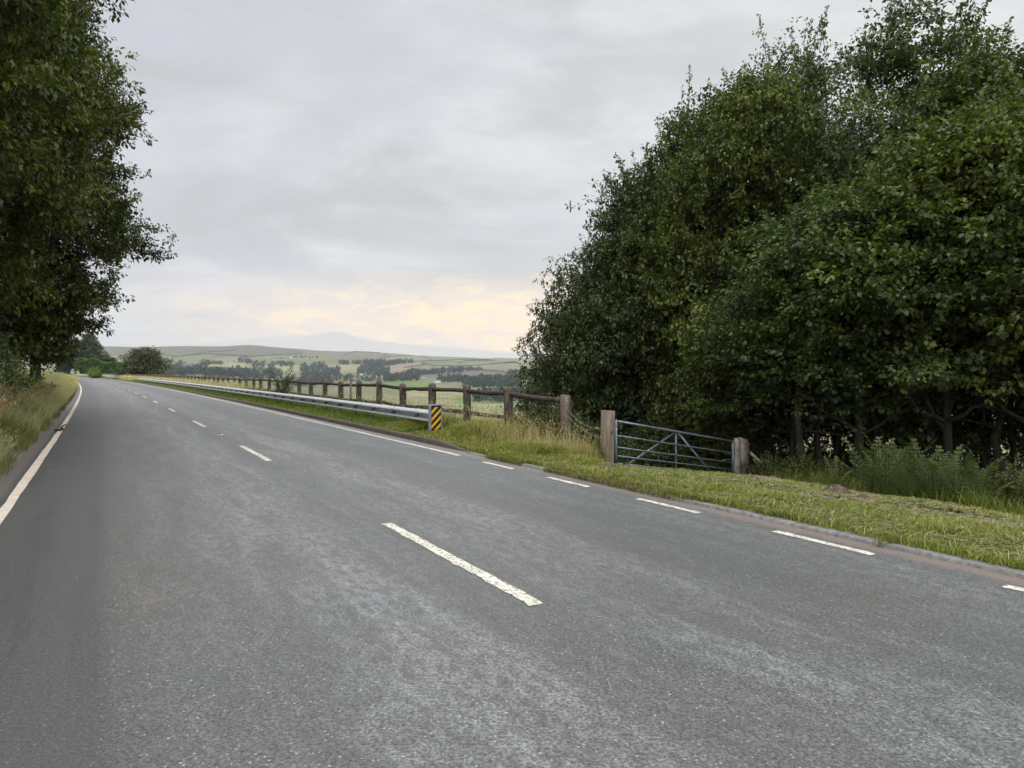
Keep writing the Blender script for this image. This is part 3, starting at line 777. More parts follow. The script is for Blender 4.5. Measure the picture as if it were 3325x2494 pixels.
# bracken
def fern_mesh(seed, nf=8):
    q = np.random.default_rng(seed); mb = MB()
    for i in range(nf):
        a = i*2.4+q.uniform(-.3, .3); L = q.uniform(.75, 1.15); lean = q.uniform(.35, .8)
        u = np.linspace(0, 1, 15)
        hx = L*lean*(u**1.4)*.9; hz_ = L*(u*.98-.30*lean*u**2.6)
        P = np.stack([hx*math.cos(a), hx*math.sin(a), hz_], 1)
        mb.tube(P, np.linspace(.006, .002, 15), 4, .35)
        side = np.array([-math.sin(a), math.cos(a), 0.]); T = unit(np.gradient(P, axis=0))
        tv = q.uniform(.15, .85)
        for j in range(3, 15):
            for k2 in (0,):
                p = P[j]; f_ = (j-3)/11.5
                pl = .26*L*(1-f_)**.85*(.5+.5*min(1, f_*5))+.012
                for sg in (-1, 1):
                    d = unit(side*sg+T[j]*.5+np.array([0, 0, q.uniform(-.3, .0)]))
                    n_ = max(4, int(pl/.03)); uu = np.linspace(0, 1, n_)
                    c = p+d*(pl*uu)[:, None]-np.array([0, 0, 1])*(.10*pl*uu**2)[:, None]
                    for m_ in range(n_-1):
                        wd = .030*(1-uu[m_]*.8)*q.uniform(.8, 1.1)
                        for s2 in (-1, 1):
                            tp = c[m_]+T[j]*s2*wd+d*.016+np.array([0, 0, -.004])
                            mb.add([c[m_]-d*.003, c[m_]+d*.018, tp+d*.004, tp-d*.004], [[0, 1, 2, 3]], float(np.clip(tv+q.normal()*.1, 0, .9)))
    return mb
ferns = []
for s in (1, 2, 3):
    r = empty('bracken_fern'); fern_mesh(40+s).build('frond', M['fern'], r); ferns.append(r)
fp = [(872, 11.3, 1.05), (886, 10.9, .95), (898, 11.7, 1.25), (908, 11.0, 1.0), (921, 11.5, 1.2), (934, 10.8, 1.0), (946, 11.4, 1.15), (958, 10.7, 1.05), (968, 11.6, 1.1), (980, 10.8, 1.0), (992, 11.4, 1.0),
      (1006, 11.0, .9), (1022, 11.6, .95), (812, 13.6, .8), (880, 12.4, 1.1), (940, 12.5, 1.1), (915, 12.6, 1.2), (1000, 12.6, 1.0), (838, 12.2, .7), (600, 14.9, .35)]
for i, (px, yy, s) in enumerate(fp):
    o = ferns[i] if i < 3 else copy_tree(ferns[i % 3])
    x, y = at(px, yy); place(o, x, y, i*1.1, s, z=hz(x, y)-.02,
        label='green bracken fern in the big clump at the wood edge' if px > 865 else {812: 'single bracken fern midway between gate and big clump', 838: 'small bracken fern just left of the big clump', 600: 'tiny fern at the foot of the square gate post'}[px],
        cat='fern', group='bracken ferns at the wood edge')

# hedges and trees where the road bends away
def hedge(name, x0, x1, y, w, h, leafm, n, size, label):
    r = empty(name, ((x0+x1)/2, y, hz((x0+x1)/2, y)-.1))
    L = x1-x0; mb = MB(); c = []; d = []
    u = R.uniform(-1, 1, (n, 3))
    ax = R.choice(3, n, p=[.2, .5, .3]); sg = np.where(R.uniform(size=n) < .5, -1, 1)
    for k in range(3): u[ax == k, k] = (sg if k < 2 else np.abs(sg))[ax == k]
    rr = unit(u)
    P = u*np.array([L/2, w/2, h/2])
    e = np.abs(u); corner = (e[:, 0] > .8) & (e[:, 2] > .8) & (u[:, 2] > 0)
    P[corner] *= .92
    P[:, 2] += h/2 + .05*h*np.sin(P[:, 0]*1.1)
    top = P[:, 2] > h*.5
    P[:, 2] = np.where(top & (u[:, 0] > 0), P[:, 2]*(1-.16*u[:, 0]), P[:, 2])
    P += R.normal(size=P.shape)*.09
    leaves(mb, P, rr, size, np.clip(.4+.16*R.normal(size=n)+.14*gap_noise(P, .8, 1), 0, .9), 1.1, rnd=.6)
    mb.build('foliage', leafm, r)
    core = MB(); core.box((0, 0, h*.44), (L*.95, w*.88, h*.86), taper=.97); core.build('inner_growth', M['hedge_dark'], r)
    return tag(r, label, 'hedge', 'clipped hedges on the bend')
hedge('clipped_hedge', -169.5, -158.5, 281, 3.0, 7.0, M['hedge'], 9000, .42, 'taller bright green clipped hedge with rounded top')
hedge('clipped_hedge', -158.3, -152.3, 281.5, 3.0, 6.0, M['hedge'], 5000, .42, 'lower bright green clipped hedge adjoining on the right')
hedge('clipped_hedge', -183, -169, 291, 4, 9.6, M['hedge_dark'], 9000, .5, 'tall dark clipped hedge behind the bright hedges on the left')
def far_tree(name, r, z0, z1, leafm, seed, clusters=700, per=16, size=.5, **kw):
    return make_tree(name, rnd_lobes(14, r, z0, z1, r*.42, .45, seed, low=.9), z1*.8, .3, leafm, clusters, per, size, nl=8, csize=.5, gaps=kw.pop('gaps', .5), k=.7, **kw)
t1 = far_tree('ash_tree', 5.6, 1.5, 17.5, M['grey_tree'], 51, 900, 16, .42, gaps=.2)
x, y = at(90, 300); place(t1, x, y, .4, 1.0, z=0, label='grey green open crowned tree above the clipped hedges')
t2 = far_tree('copper_beech_tree', 4.4, 1.5, 15.5, M['copper'], 52, 900, 16, .42)
x, y = at(74, 296); place(t2, x, y, 1.4, 1.0, z=0, label='dark copper tree behind the tall dark hedge')
o = copy_tree(t1); x, y = at(110, 305); place(o, x, y, 2.4, (.75, .75, .50), z=-1, label='low grey green tree at the right end of the clipped hedges')
o = copy_tree(t1); x, y = at(120, 290); place(o, x, y, 4.4, (.7, .7, .34), z=-2, label='low scrubby tree between the hedges and the round tree')
t3 = far_tree('round_tree', 4.7, -.6, 7.8, M['grey_tree'], 53, 1300, 18, .27, gaps=.8)
x, y = at(146, 160); place(t3, x, y, .4, (1, 1, 1.03), z=-1.0, label='round dense tree standing alone behind the far timber fence')
tb = make_bush('yellow_bush', rnd_lobes(6, 1.3, .1, 2.1, .6, .5, 55), M['yel'], 300, 14, .16, csize=.2, shoots=40)
x, y = at(94.5, 188); place(tb, x, y, 0, (1.05, 1.05, 1.0), z=.1, label='yellow green bush in front of the clipped hedges', cat='bush')
sc_ = make_bush('scrub_bush', rnd_lobes(6, 4, .1, 6.5, 2, .5, 56), M['dist'], 300, 12, .7, csize=.7)
SG = 'scrub on the near hillside beyond the bend'
k0 = 0
for (px, py) in [(106, 357), (110, 359), (113, 361), (117, 362.5), (121, 363.5), (108, 362), (113, 365), (119, 367), (124, 366), (103.5, 360), (128, 368), (106, 367), (111, 369), (117, 370)]:
    x, y, z = ray(px, py, 300, 1200); o = sc_ if k0 == 0 else copy_tree(sc_)
    place(o, x, y, k0*1.1, R.uniform(.55, 1.0), z=z-.5, label='dark scrub bush on the pale hillside right of the clipped hedges', cat='bush', group=SG); k0 += 1
x, y, z = ray(110.5, 355, 300, 1200); o = copy_tree(sc_); place(o, x, y, 1, .8, z=z-.5, label='small round bush on the brow of the near hillside', cat='bush')

# sapling at the fence
sp_r = empty('thorn_sapling'); mbs = MB(); mbl = MB()
for i in range(13):
    a = i*2.4; ln = R.uniform(.9, 1.75); sp = R.uniform(.15, .75)
    u = np.linspace(0, 1, 8)
    P = np.stack([ln*sp*u**1.3*math.cos(a), ln*sp*u**1.3*math.sin(a), ln*(u-.12*sp*u**3)], 1)
    mbs.tube(P, np.linspace(.014, .004, 8), 5)
    for j in range(90):
        f_ = R.uniform(.2, 1); p = np.array([np.interp(f_, u, P[:, k]) for k in range(3)])
        leaves(mbl, (p+R.normal(size=3)*.03)[None], unit(R.normal(size=(1, 3))), .05, np.array([R.uniform(.2, .8)]), 1.4)
mbs.build('branch', M['bark'], sp_r); mbl.build('foliage', M['willow'], sp_r)
p = road_pt(26.5, 5.5); x, y = at(284, 38.0); place(sp_r, x, y, 0, 1.15, label='young thorn sapling sticking up above the timber fence', cat='sapling')
o = copy_tree(br); x, y = at(280, 38.2); place(o, x, y, 0, .5, label='low bramble at the foot of the thorn sapling', cat='bush')

# ------------------------------------------------------------------ woods far down the valley
def blob_tree(q, n, conifer):
    if conifer:
        h = q.uniform(.1, 1, n); rr = (1-h)*.28+.04; a = q.uniform(0, 6.28, n)
        return np.stack([rr*np.cos(a), rr*np.sin(a), h], 1)
    d = unit(q.normal(size=(n, 3))); return d*np.array([.42, .42, .40])*q.uniform(.6, 1.05, (n, 1))+np.array([0, 0, .55])
def woodland(poly, n, hgt, label, conifer=.3, name='woodland', m='dist', per=38):
    """poly: image-space quad list [(x0,x1,ytop,ybot)] laid on the ground"""
    mb = MB(); q = R
    for k in range(n):
        x0, x1, ya, yb, sl = poly
        px = q.uniform(x0, x1); py = q.uniform(ya, yb)+sl*(px-x0)/(x1-x0+1e-6)
        x, y, z = ray(px, py)
        H_ = hgt*q.uniform(.65, 1.25); con = q.uniform() < conifer
        c = blob_tree(q, per, con)*H_*np.array([q.uniform(.8, 1.3)]*2+[1])+np.array([x, y, z-.5])
        tv = np.clip(q.normal(.35 if not con else .2, .18)+q.normal(size=per)*.08, 0, .9)
        leaves(mb, c, unit(q.normal(size=(per, 3))), H_*.24, tv, 1.2)
    o = mb.build(name, M[m]); tag(o, label, 'woodland', kind='stuff'); return o
W = [((204, 240, 370, 378, 0), 130, 13, 'dark conifer wood above the left part of the timber fence', .7),
     ((236, 282, 370.5, 379, 0), 170, 13, 'dense conifer wood in the middle of the valley', .7),
     ((168, 203, 368, 377, 0), 90, 14, 'wood behind and right of the lone round tree', .4),
     ((170, 186, 363, 366, 0), 14, 13, 'trees left of the stone farmhouse', .2),
     ((202, 208, 365, 366.5, 0), 8, 18, 'tall dark clump standing in the tan field', .4),
     ((209, 222, 363.5, 364.8, 0), 18, 12, 'hedgerow trees behind the tan field', .2),
     ((239, 252, 361, 363.5, 0), 20, 16, 'dark trees beside the pale farm sheds', .6),
     ((252, 282, 363, 368.5, 0), 50, 12, 'wooded strip across the middle distance', .4),
     ((279, 294, 363.5, 366.5, 0), 34, 12, 'rectangular conifer block on the slope', .9),
     ((290, 320, 357.6, 358.4, 0), 14, 9, 'trees round the farm under the moor', .1),
     ((301, 340, 368, 377, 0), 170, 13, 'broad wood right of the thorn sapling', .4),
     ((302, 325, 364, 368, 0), 40, 13, 'upper part of the broad wood', .4),
     ((338, 400, 363.6, 364.8, -1.2), 90, 14, 'thin shelter belt of conifers rising to the right', .8),
     ((360, 413, 368, 369, -6.0), 80, 14, 'diagonal line of conifers climbing to the right', .8),
     ((358, 389, 369.5, 376, 0), 130, 13, 'square wood beside the white houses', .5),
     ((384, 418, 377.5, 382, -1), 110, 14, 'wood above the bright green mound', .3),
     ((404, 462, 374, 377, -4.5), 150, 14, 'long wood stretching right above the brown moor', .3),
     ((458, 482, 369.6, 370.6, 0), 30, 12, 'end of the long wood near the pasture', .3),
     ((408, 418, 371.5, 374, 0), 16, 14, 'small clump left of the long wood', .1),
     ((438, 461, 379.5, 383, 0), 50, 14, 'round copse behind the lone cottage', .1),
     ((464, 520, 380, 387.5, 0), 260, 15, 'large wood at the right end of the valley', .2),
     ((508, 530, 372.5, 378, 0), 50, 16, 'dark wood on the slope beside the near trees', .2),
     ((476, 540, 394, 403, 0), 90, 14, 'lower wood seen under the fence rail', .2),
     ((300, 380, 376, 382.5, 0), 110, 11, 'scattered trees behind the fence posts', .2),
     ((280, 330, 379, 386, 0), 80, 12, 'wooded slope behind the thorn sapling', .3)]
for poly, n, h, lab, con in W: woodland(poly, n, h, lab, con)

# ------------------------------------------------------------------ houses on the far slopes
def house(px, py, wpx, wall, label, stories=2, chim=2, rz=None, shed=False):
    x, y, z = ray(px, py); w = wpx*y/F; d = min(8, w*.6); h = 3.0*stories if not shed else 4
    az = math.atan2(-x, y) if rz is None else rz
    r = empty('farmhouse' if not shed else 'farm_shed', (x, y, z-.3), az)
    mb = MB(); mb.box((0, 0, h/2), (w, d, h)); mb.build('wall', wall, r)
    rh = d*.32
    v = np.array([[-w/2-.3, -d/2-.4, h-.05], [w/2+.3, -d/2-.4, h-.05], [w/2+.3, d/2+.4, h-.05], [-w/2-.3, d/2+.4, h-.05], [-w/2-.3, 0, h+rh], [w/2+.3, 0, h+rh]])
    mb = MB(); mb.add(v, [[0, 1, 5, 4], [2, 3, 4, 5]]); mb.add(v, [[0, 3, 2, 1]]); mb.add(v, [[0, 4, 3], [1, 2, 5]]); rf = mb.build('roof', M['roof'], r)
    if not shed:
        for k in range(chim):
            mb = MB(); mb.box(((-w/2+.8) if k == 0 else (w/2-.8), 0, h+rh+.3), (1.1, 1.1, 1.8)); mb.build('chimney', M['housewall'], rf)
        nw = max(2, int(w/3.5))
        for fl in range(stories):
            for k in range(nw):
                mb = MB(); mb.box((-w/2+w*(k+.5)/nw, -d/2-.05, 1.6+3*fl), (1.3, .16, 1.4)); mb.build('window', M['pane'], r)
    else:
        mb = MB(); mb.box((0, -d/2-.05, 1.7), (w*.3, .16, 3.2)); mb.build('door', M['pane'], r)
    return tag(r, label, 'house' if not shed else 'shed', 'houses and farms across the valley')
WW, SW = M['whitewall'], M['housewall']
house(184.5, 364.6, 4.2, WW, 'white gabled end of the farmhouse left of centre valley', 2, 1)
house(189.5, 364.8, 6.4, SW, 'grey stone farmhouse with slate roof behind the round tree wood')
house(234.5, 361, 6.0, WW, 'pale long farm shed beside dark trees', shed=True)
house(228, 363, 4.5, WW, 'low white shed below the pale long farm shed', shed=True)
house(244, 361.8, 3, WW, 'small white cottage right of the dark trees', 1, 1)
house(267.5, 357.8, 2.4, WW, 'tiny white house alone high on the slope', 1, 1)
house(281, 358.4, 13, SW, 'very long dark farm shed under the moor', shed=True)
house(291, 358.3, 3.4, WW, 'white farmhouse at the right end of the long dark shed', 2, 1)
house(296, 358, 3, SW, 'stone barn among farm trees under the moor', shed=True)
house(307, 358.3, 2, WW, 'small shed far right of the high farm', shed=True)
house(318, 367.6, 3.2, WW, 'white cottage half hidden in the broad wood', 1, 1)
house(332, 366.6, 3, WW, 'cottage beside the tan field above the broad wood', 1, 1)
house(363, 375.8, 8.0, WW, 'row of white houses beside the square wood', 2, 2)
house(397.5, 374.6, 5.5, WW, 'pale farmhouse left of the small clump', 1, 2)
house(423.5, 378.3, 3.6, WW, 'small pale cottage above the green mound', 1, 1)
house(437.7, 383.4, 6.0, WW, 'white cottage in front of the round copse', 2, 2)
house(484.5, 389.8, 6.0, WW, 'bright white low farmhouse under the large wood', 1, 2)
house(276, 375.0, 2.6, WW, 'white gable peeping from the conifer wood', 1, 1)

# gate piers with ball finials
for i, (px, lab) in enumerate(((72.6, 'left stone gate pier with white ball finial on the bend'), (78, 'right smaller stone gate pier with ball finial on the bend'))):
    x, y = at(px, 262); r = empty('gate_pier', (x, y, 0))
    s = 1.0 if i == 0 else .8
    mb = MB(); mb.box((0, 0, .9*s), (.9*s, .9*s, 1.9*s)); mb.build('pier', M['stone'], r)
    mb = MB(); mb.box((0, 0, 1.93*s), (1.1*s, 1.1*s, .18)); mb.build('cap', M['pale_stone'], r)
    mb = MB(); an = np.linspace(-PI/2, PI/2, 9)
    mb.tube(np.stack([an*0, an*0, 2.35*s+.34*s*np.sin(an)], 1), .34*s*np.cos(an)+.001, 12); mb.build('ball_finial', M['pale_stone'], r, smooth=True)
    tag(r, lab, 'gate pier', 'stone gate piers on the bend')

# ------------------------------------------------------------------ timber fence
def fence():
    root = empty('timber_fence', (0, 0, 0))
    T = 6.1
    xs = [566.6, 509.6, 467.5, 432.3, 403, 379, 358.3, 340.7, 325, 311]
    base = []
    def y_of(px):
        ys = np.linspace(8, 120, 6000); p = road_pt(ys, T); q = 512+F*p[:, 0]/p[:, 1]
        return ys[np.argmin(abs(q-px))]
    ysf = [y_of(v) for v in xs]
    dy = (ysf[-1]-ysf[2])/7
    while len(ysf) < 92: ysf.append(ysf[-1]+dy*R.uniform(.92, 1.08))
    tops = []
    for i, yf in enumerate(ysf):
        p = road_pt(yf, T); h = 1.26+R.normal()*.025
        if i == 0: h = 1.11
        elif i == 1: h = 1.23
        if i > 45: h = 1.15
        w = R.uniform(.165, .195)/2
        a = math.atan2(-road_dir(yf)[0], road_dir(yf)[1])+R.normal()*.05
        lean = R.normal(size=2)*.015
        mb = MB()
        if i < 30:
            # rounded top: half circle across the width of the post
            prof = [(-w, -.4)]+[(-w*math.cos(q), h-w+w*math.sin(q)) for q in np.linspace(0, PI, 9)]+[(w, -.4)]
            if i == 0: prof = [(-w*1.1, -.6), (-w*1.1, h-.04), (-w*.8, h), (w*.85, h-.01), (w*1.1, h-.05), (w*1.1, -.6)]
            n = len(prof); d = w*.85
            v = []
            for sgn in (-1, 1):
                for (u, z) in prof: v.append([u+lean[0]*z+R.normal()*.003, sgn*d+lean[1]*z+R.normal()*.003, z])
            v = np.array(v); ca, sa = math.cos(a), math.sin(a)
            # width faces the road direction
            v = np.stack([v[:, 0]*ca-v[:, 1]*sa+p[0], v[:, 0]*sa+v[:, 1]*ca+p[1], v[:, 2]], 1)
            mb.add(v, [[j, (j+1) % n, n+(j+1) % n, n+j] for j in range(n)])
            mb.ng.append(list(range(n))[::-1]); mb.ng.append(list(range(n, 2*n)))
        else:
            mb.box((p[0], p[1], (h-.4)/2), (w*2, w*1.7, h+.4), a, taper=.95)
        mb.build('post', M['post'], root)
        tops.append((p, h))
    # rails, one per panel, shared by height
    for zc, rad, nm in ((1.09, .062, 'rail'), (.50, .056, 'rail')):
        for i in range(0, 90):
            (p0, h0), (p1, h1) = tops[i], tops[i+1]
            za, zb = zc+(h0-1.26)*.8+R.normal()*.008, zc+(h1-1.26)*.8+R.normal()*.008
            if i == 0 and zc < 1: za = .3
            d = unit(np.array([p1[0]-p0[0], p1[1]-p0[1]])); nrm = np.array([-d[1], d[0]])*-0.0
            a = np.array([p0[0], p0[1], za]); b = np.array([p1[0], p1[1], zb])
            tt = np.linspace(-.02, 1.02, 6)[:, None]
            P = a*(1-tt)+b*tt; P[:, 2] -= .007*np.sin(np.clip(tt[:, 0], 0, 1)*PI); P += R.normal(size=P.shape)*.006
            mb = MB(); mb.tube(P, rad*R.uniform(.88, 1.08, 6), 7)
            if i > 27: mb_far[nm+str(zc)].append(mb)
            else: mb.build(nm, M['rail'], root)
    for lst in mb_far.values():
        m2 = MB()
        for mb in lst:
            off = m2.n
            for v, t in zip(mb.v, mb.t): m2.v.append(v); m2.t.append(t); 
            for kk in (3, 4):
                for f in mb.f[kk]: m2.f[kk].append(f+off)
            for g_ in mb.ng: m2.ng.append([i+off for i in g_])
            m2.n += mb.n
        m2.build('far_rail', M['rail'], root)
    # stock netting wires behind
    mb = MB()
    for z in (.25, .42, .62, .82, .95):
        P = np.array([[*(tops[i][0]+np.array([.11, .06])), z+R.normal()*.02] for i in range(0, 24)]); mb.tube(P, .0035, 4)
    (q0, q1) = tops[0][0], tops[22][0]
    for k in range(0, 190):
        f_ = k/190; i = f_*22; i0 = int(i); p = tops[i0][0]*(1-i+i0)+tops[i0+1][0]*(i-i0)+np.array([.11, .06]); mb.tube([[p[0], p[1], .2], [p[0]+R.normal()*.01, p[1], .95]], .0025, 3)
    mb.build('stock_netting', M['wire'], root)
    # slack strands to the gate post
    gp = np.array([2.0, 15.35]); e = tops[0][0]; mb = MB()
    for (z0, z1, sag) in ((.80, .42, .16), (.66, .18, .10), (.36, -.10, .08), (.16, -.3, .12)):
        tt = np.linspace(0, 1, 14)
        P = np.stack([e[0]+(gp[0]-e[0])*tt, e[1]-.1+(gp[1]-e[1])*tt, z0+(z1-z0)*tt-sag*np.sin(tt*PI)], 1); mb.tube(P, .006, 5)
    mb.build('slack_wire', M['wire'], root)
    tag(root, 'weathered brown post and rail timber fence running along the verge', 'fence')
    return tops
from collections import defaultdict
mb_far = defaultdict(list)
TOPS = fence()
# thin stake just behind the fence
x, y = at(350.7, 27.6); mb = MB(); mb.box((0, 0, .45), (.075, .075, 1.75), .3, taper=.95); o = mb.build('wooden_stake', M['post']); o.location = (x, y, 0)
tag(o, 'thin square stake poking up just above the fence rail', 'stake')

# ------------------------------------------------------------------ crash barrier
def barrier(y0, y1, label, taper0=False):
    root = empty('crash_barrier', (0, 0, 0)); T = 4.62
    prof = [(.04, .600), (.045, .632), (.01, .634), (-.09, .588), (-.112, .560), (-.112, .535), (-.10, .518), (.02, .500), (.035, .485), (.035, .420), (.02, .405), (-.10, .374), (-.116, .345), (-.112, .318), (-.04, .300), (0, .305)]
    prof = np.array(prof); prof[:, 1] = .625-(.634-prof[:, 1])*.86
    ys = np.arange(y0, y1, 1.2 if y1 > 60 else .6)
    v = []
    for yv in ys:
        for (a, z) in prof:
            p = road_pt(yv, T+a); v.append([p[0], p[1], z])
    n = len(prof); f = []
    for i in range(len(ys)-1):
        for j in range(n-1): f.append([i*n+j, (i+1)*n+j, (i+1)*n+j+1, i*n+j+1])
    mb = MB(); mb.add(v, f); mb.build('beam', M['galv'], root)
    yj = y0+2.3
    while yj < min(y1, 60):
        v = []
        for yv in (yj, yj+.28):
            for (a, z) in prof[1:-1]:
                p = road_pt(yv, T+a-.005); v.append([p[0], p[1], z+.002])
        m_ = len(prof)-2; mb = MB(); mb.add(v, [[j, m_+j, m_+j+1, j+1] for j in range(m_-1)]); jo = mb.build('lap_joint', M['galv_post'] if False else M['galv'], root)
        mb = MB()
        for u_ in (.05, .14, .23):
            p = road_pt(yj+u_, T-.128); mb.box((p[0], p[1], .552), (.022, .022, .022))
        mb.build('bolt', M['galv_post'], jo); yj += 2.75
    k = 0; yv = y0+1.1
    while yv < y1-1:
        if yv > 130 and k % 2: yv += 1.53; k += 1; continue
        a = math.atan2(-road_dir(yv)[0], road_dir(yv)[1])
        p = road_pt(yv, T+.035); mb = MB(); mb.box((p[0], p[1], .20), (.05, .11, .82), a); po = mb.build('post', M['galv_post'], root)
        if yv < 60:
            q = road_pt(yv, T-.035); mb = MB(); mb.box((q[0], q[1], .428), (.06, .13, .10), a); mb.build('bracket', M['galv_post'], po)
        yv += 1.53; k += 1
    return tag(root, label, 'crash barrier', 'steel crash barriers on the right verge')
SY = 15.6
barrier(SY, 112, 'long galvanised crash barrier ending at the striped marker')
barrier(150, 262, 'short distant crash barrier near the yellow green bush')

# striped end marker
def marker():
    yv = SY-.04; p = road_pt(yv, 4.56); d = road_dir(yv); a = math.atan2(-d[0], d[1])
    root = empty('hazard_marker', (p[0], p[1], .04), a)
    W_, H_, D_ = .33, .76, .11
    # steel housing with rounded upper corners, open at the front rim
    rc = .05
    def outline(w, h, r):
        pts = [(-w/2, 0)]
        pts += [(-w/2+r-r*math.cos(q), h-r+r*math.sin(q)) for q in np.linspace(0, PI/2, 6)]
        pts += [(w/2-r+r*math.sin(q), h-r+r*math.cos(q)) for q in np.linspace(0, PI/2, 6)]
        pts += [(w/2, 0)]; return np.array(pts)
    o = outline(W_, H_, rc); inn = outline(W_-.07, H_-.05, rc*.6); inn[:, 1] += .012
    n = len(o)
    v = np.concatenate([np.stack([o[:, 0], np.full(n, -D_/2), o[:, 1]], 1), np.stack([o[:, 0], np.full(n, D_/2), o[:, 1]], 1), np.stack([inn[:, 0], np.full(n, -D_/2), inn[:, 1]], 1), np.stack([inn[:, 0], np.full(n, -D_/2+.02), inn[:, 1]], 1)])
    f = []
    for j in range(n-1):
        f.append([j, j+1, n+j+1, n+j][::-1]); f.append([j, j+1, 2*n+j+1, 2*n+j]); f.append([2*n+j, 2*n+j+1, 3*n+j+1, 3*n+j])
    mb = MB(); mb.add(v, f); mb.ng.append([n+j for j in range(n)]); mb.build('housing', M['marker_steel'], root)
    # plate: stripes rise to the right, each its own polygon so yellow and black are real pieces of sheeting
    w2, h2 = (W_-.07)/2, H_-.06; yb = -D_/2+.016
    mb = MB(); mb.ngon([[-w2, yb, .0], [w2, yb, .0], [w2, yb, h2], [-w2, yb, h2]], [0, 1, 2, 3]); mb.build('black_plate', M['black'], root)
    mb = MB(); per = .178; wst = .082; s_ = 1.0
    def clip(poly, fn):
        out = []
        for i in range(len(poly)):
            a_, b_ = poly[i], poly[(i+1) % len(poly)]; fa, fb = fn(a_), fn(b_)
            if fa >= 0: out.append(a_)
            if fa*fb < 0: k_ = fa/(fa-fb); out.append((a_[0]+(b_[0]-a_[0])*k_, a_[1]+(b_[1]-a_[1])*k_))
        return out
    for k in range(-3, 8):
        z0 = -.03+k*per
        poly = [(-w2, .0), (w2, .0), (w2, h2-.004), (-w2, h2-.004)]
        poly = clip(poly, lambda q: q[1]-(z0+(q[0]+w2)*s_)); 
        if len(poly) < 3: continue
        poly = clip(poly, lambda q: (z0+wst+(q[0]+w2)*s_)-q[1])
        if len(poly) < 3: continue
        mb.ngon([[q[0], yb-.003, q[1]] for q in poly], list(range(len(poly))))
    mb.build('yellow_stripes', M['yellow'], root)
    tag(root, 'yellow and black striped marker plate in grey steel frame at the barrier end', 'marker')
marker()

# ------------------------------------------------------------------ field gate and its posts
def bar(mb, a, b, r, n=10):
    a = np.array(a); b = np.array(b); t = np.linspace(0, 1, 5)[:, None]; mb.tube(a*(1-t)+b*t, r, n)
GL, GR = np.array([2.24, 15.5]), np.array([5.20, 16.9])
def gate():
    root = empty('field_gate', (GL[0], GL[1], -.51))
    def P(u, z0):  # u along, z0: height fraction on the hanging gate
        xy = GL+(GR-GL)*u
        zt = .545+(-.03-.545)*u; zb = -.51+(-.97+.51)*u
        return np.array([xy[0]-GL[0], xy[1]-GL[1], zb+(zt-zb)*z0+.51])
    for i, f_ in enumerate((1.0, .705, .466, .288, .136, .0)):
        mb = MB(); bar(mb, P(.0, f_), P(1.0, f_), .024 if i == 0 else .016); mb.build('rail', M['gate'], root, smooth=True)
    for u in (0.0, 1.0):
        mb = MB(); a, b = P(u, 0), P(u, 1); mb.box((a+b)/2, (.045, .05, (b-a)[2]+.05), .45); mb.build('stile', M['gate'], root)
    nrm = np.array([-.43, .90, 0])*.03
    for (u0, z0, u1, z1) in ((.50, .98, .50, .02), (.49, .97, .04, .01), (.52, .97, .86, .0)):
        a, b = P(u0, z0)+nrm, P(u1, z1)+nrm
        mb = MB(); d = unit(b-a); s_ = unit(np.cross(d, nrm)); w = .024
        v = [a+s_*w-nrm*.15, a-s_*w-nrm*.15, b-s_*w-nrm*.15, b+s_*w-nrm*.15, a+s_*w+nrm*.15, a-s_*w+nrm*.15, b-s_*w+nrm*.15, b+s_*w+nrm*.15]
        mb.add(v, [[0, 1, 2, 3], [7, 6, 5, 4], [0, 4, 5, 1], [1, 5, 6, 2], [2, 6, 7, 3], [3, 7, 4, 0]]); mb.build('brace', M['gate'], root)
    for z0 in (.93, .05):
        mb = MB(); a = P(0, z0); bar(mb, a, a+np.array([-.17, -.05, 0]), .012); mb.build('hinge', M['gate'], root)
    mb = MB(); a = P(1, .55); bar(mb, a+np.array([-.25, -.1, .0]), a, .009); b_ = a+np.array([-.25, -.1, 0]); bar(mb, b_, b_+np.array([-.06, 0, -.05]), .009); mb.build('latch', M['gate'], root)
    tag(root, 'blue grey tubular steel field gate with inverted V brace, sloping down right', 'gate')
gate()
mb = MB(); mb.box((0, 0, .47), (.225, .215, 2.0), 0, taper=.985); o = mb.build('gate_post', M['gatepost'])
o.location = (2.03, 15.42, -.62+.0); o.location[2] = .77-1.47; o.rotation_euler = (0, math.radians(1.6), .68)
tag(o, 'tall square brown timber post at the hinge end of the gate', 'gate post', 'gate posts')
bev = o.modifiers.new('b', 'BEVEL'); bev.width = .012; bev.segments = 2
r = empty('gate_post', (5.30, 16.95, -1.0), .3)
mb = MB(); zz = np.linspace(-.4, 1.04, 9); mb.tube(np.stack([zz*0+.0, zz*0, zz], 1), np.array([.088]*7+[.084, .06]), 12); mb.build('round_post', M['gatepost2'], r, smooth=True)
mb = MB(); vv = np.array([[.08, -.055, .42], [.30, -.055, .36], [.30, -.055, .90], [.24, -.055, 1.0], [.08, -.055, 1.06], [.08, .055, .42], [.30, .055, .36], [.30, .055, .90], [.24, .055, 1.0], [.08, .055, 1.06]])
mb.add(vv, [[0, 1, 6, 5], [1, 2, 7, 6], [2, 3, 8, 7], [3, 4, 9, 8], [4, 0, 5, 9]]); mb.ng.append([4, 3, 2, 1, 0]); mb.ng.append([5, 6, 7, 8, 9]); mb.build('slab', M['gatepost2'], r)
mb = MB(); mb.box((.17, 0, -.02), (.13, .10, .9), 0); mb.build('lower_post', M['post'], r)
tag(r, 'pale weathered round post with square slab at the latch end of the gate', 'gate post', 'gate posts')
